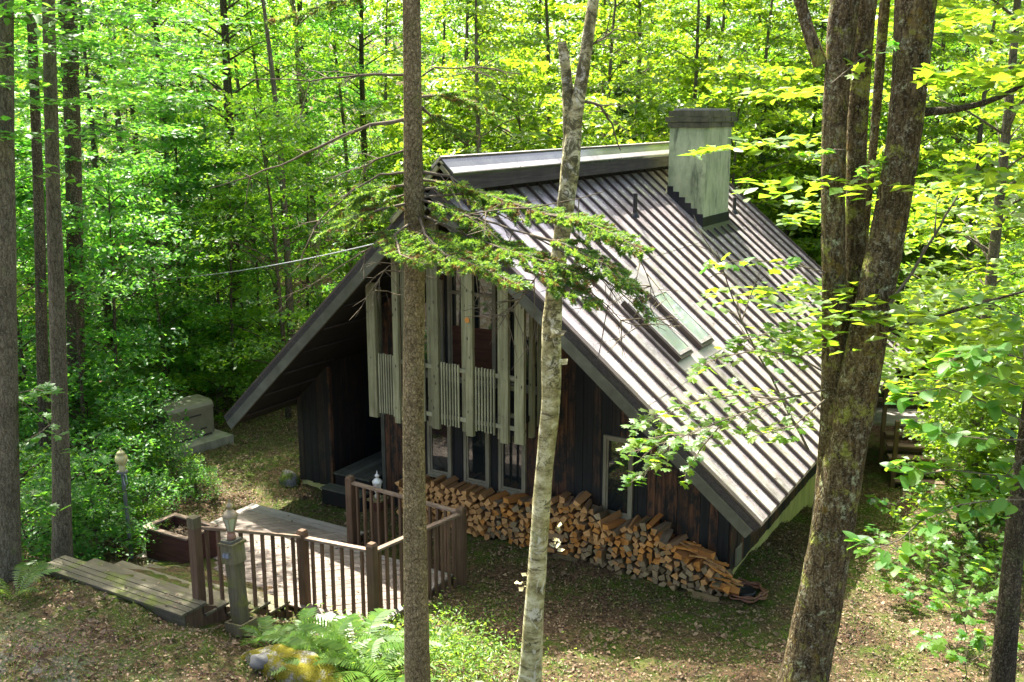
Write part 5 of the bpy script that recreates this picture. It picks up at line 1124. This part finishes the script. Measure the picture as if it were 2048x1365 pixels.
V, F = leaf_cards(np.stack([x, y, z+RNG.uniform(.01, .07, len(x))], 1), np.array([0, 0, .8])+RNG.normal(size=(len(x), 3))*.6, RNG.uniform(.02, .06, len(x)), .4, RNG, .1)
tag(inst('ground_cover', fast_mesh('ground_cover', V, F, MT['grassy'])), kind='stuff')
# taller herbs on the bank between the deck corner and the birch
n = 5200; x = RNG.normal(2.0, .75, n); y = -3.1+RNG.normal(0, .62, n)-.25*(x-2); k = ~((x < .85) & (y > -2.8)); x, y = x[k], y[k]; hh = RNG.uniform(.02, .32, len(x))
V, F = leaf_cards(np.stack([x, y, gz(x, y)+hh], 1), np.array([0, 0, .8])+RNG.normal(size=(len(x), 3))*.5, RNG.uniform(.04, .09, len(x)), .4, RNG, .1)
tag(inst('bank_herbs', fast_mesh('bank_herbs', V, F, MT['fern'])), kind='stuff')
n = 500; x, y, z = scatter(n, (-8, 11, -8, 2), RNG); b = MB()
for i in range(len(x)):
    a = rr.uniform(0, 6.28); L = rr.uniform(.1, .5); p = Vector((x[i], y[i], z[i]+.02)); q = p+Vector((math.cos(a)*L, math.sin(a)*L, rr.uniform(0, .03))); b.tube([p, p.lerp(q, .5)+Vector((rr.uniform(-.03, .03), rr.uniform(-.03, .03), .01)), q], [.006, .005, .003], 3, 0, False)
tag(b.build('fallen_twigs', MT['twig']), kind='stuff')
x = RNG.uniform(-3.5, .7, 260); y = RNG.uniform(-4.85, -.1, 260); st_i = np.clip(((y+4.9)/.41).astype(int), 0, 5); zz_ = np.where(st_i >= 5, ZD, zt-st_i*dz)+.012
k = ~((x > -1.5) & (y > -.65)) & ~((y < -2.9) & (x > -.65)); V, F = leaf_cards(np.stack([x, y, zz_], 1)[k], np.array([0, 0, 1])+RNG.normal(size=(k.sum(), 3))*.25, RNG.uniform(.03, .07, k.sum()), .6, RNG, .12)
tag(inst('deck_leaves', fast_mesh('deck_leaves', V, F, MT['litter'])), kind='stuff')

x = RNG.uniform(.5, 5.4, 500); y = RNG.uniform(.1, 12.2, 500); n_ = np.array(nR)
P = np.stack([x, y, H-mR*x], 1)+n_*.008; V, F = leaf_cards(P, n_+RNG.normal(size=P.shape)*.15, RNG.uniform(.02, .06, len(x)), .5, RNG, .06)
tag(inst('roof_litter', fast_mesh('roof_litter', V, F, MT['litter'])), kind='stuff')

x, y, z = scatter(90000, (-11, 12, -8.5, 6), RNG); k = (_nz(x, y, 1.1, 9)+.7*_nz(x, y, 3.3, 4)+RNG.normal(0, .2, len(x))) > .15-.2*(y < -4.5)-.35*((x < -4) & (y > -1))
x, y, z = x[k], y[k], z[k]; m = len(x); a = RNG.uniform(0, 6.28, m); h_ = RNG.uniform(.03, .11, m); w_ = .004; P = np.stack([x, y, z-.005], 1)
sdv = np.stack([np.cos(a)*w_, np.sin(a)*w_, 0*a], 1); tipv = P+np.stack([RNG.normal(0, .35, m)*h_, RNG.normal(0, .35, m)*h_, h_], 1)
tag(inst('grass', fast_mesh('grass', np.stack([P-sdv, P+sdv, tipv], 1).reshape(-1, 3), np.arange(3*m).reshape(-1, 3), MT['grassy'])), kind='stuff')
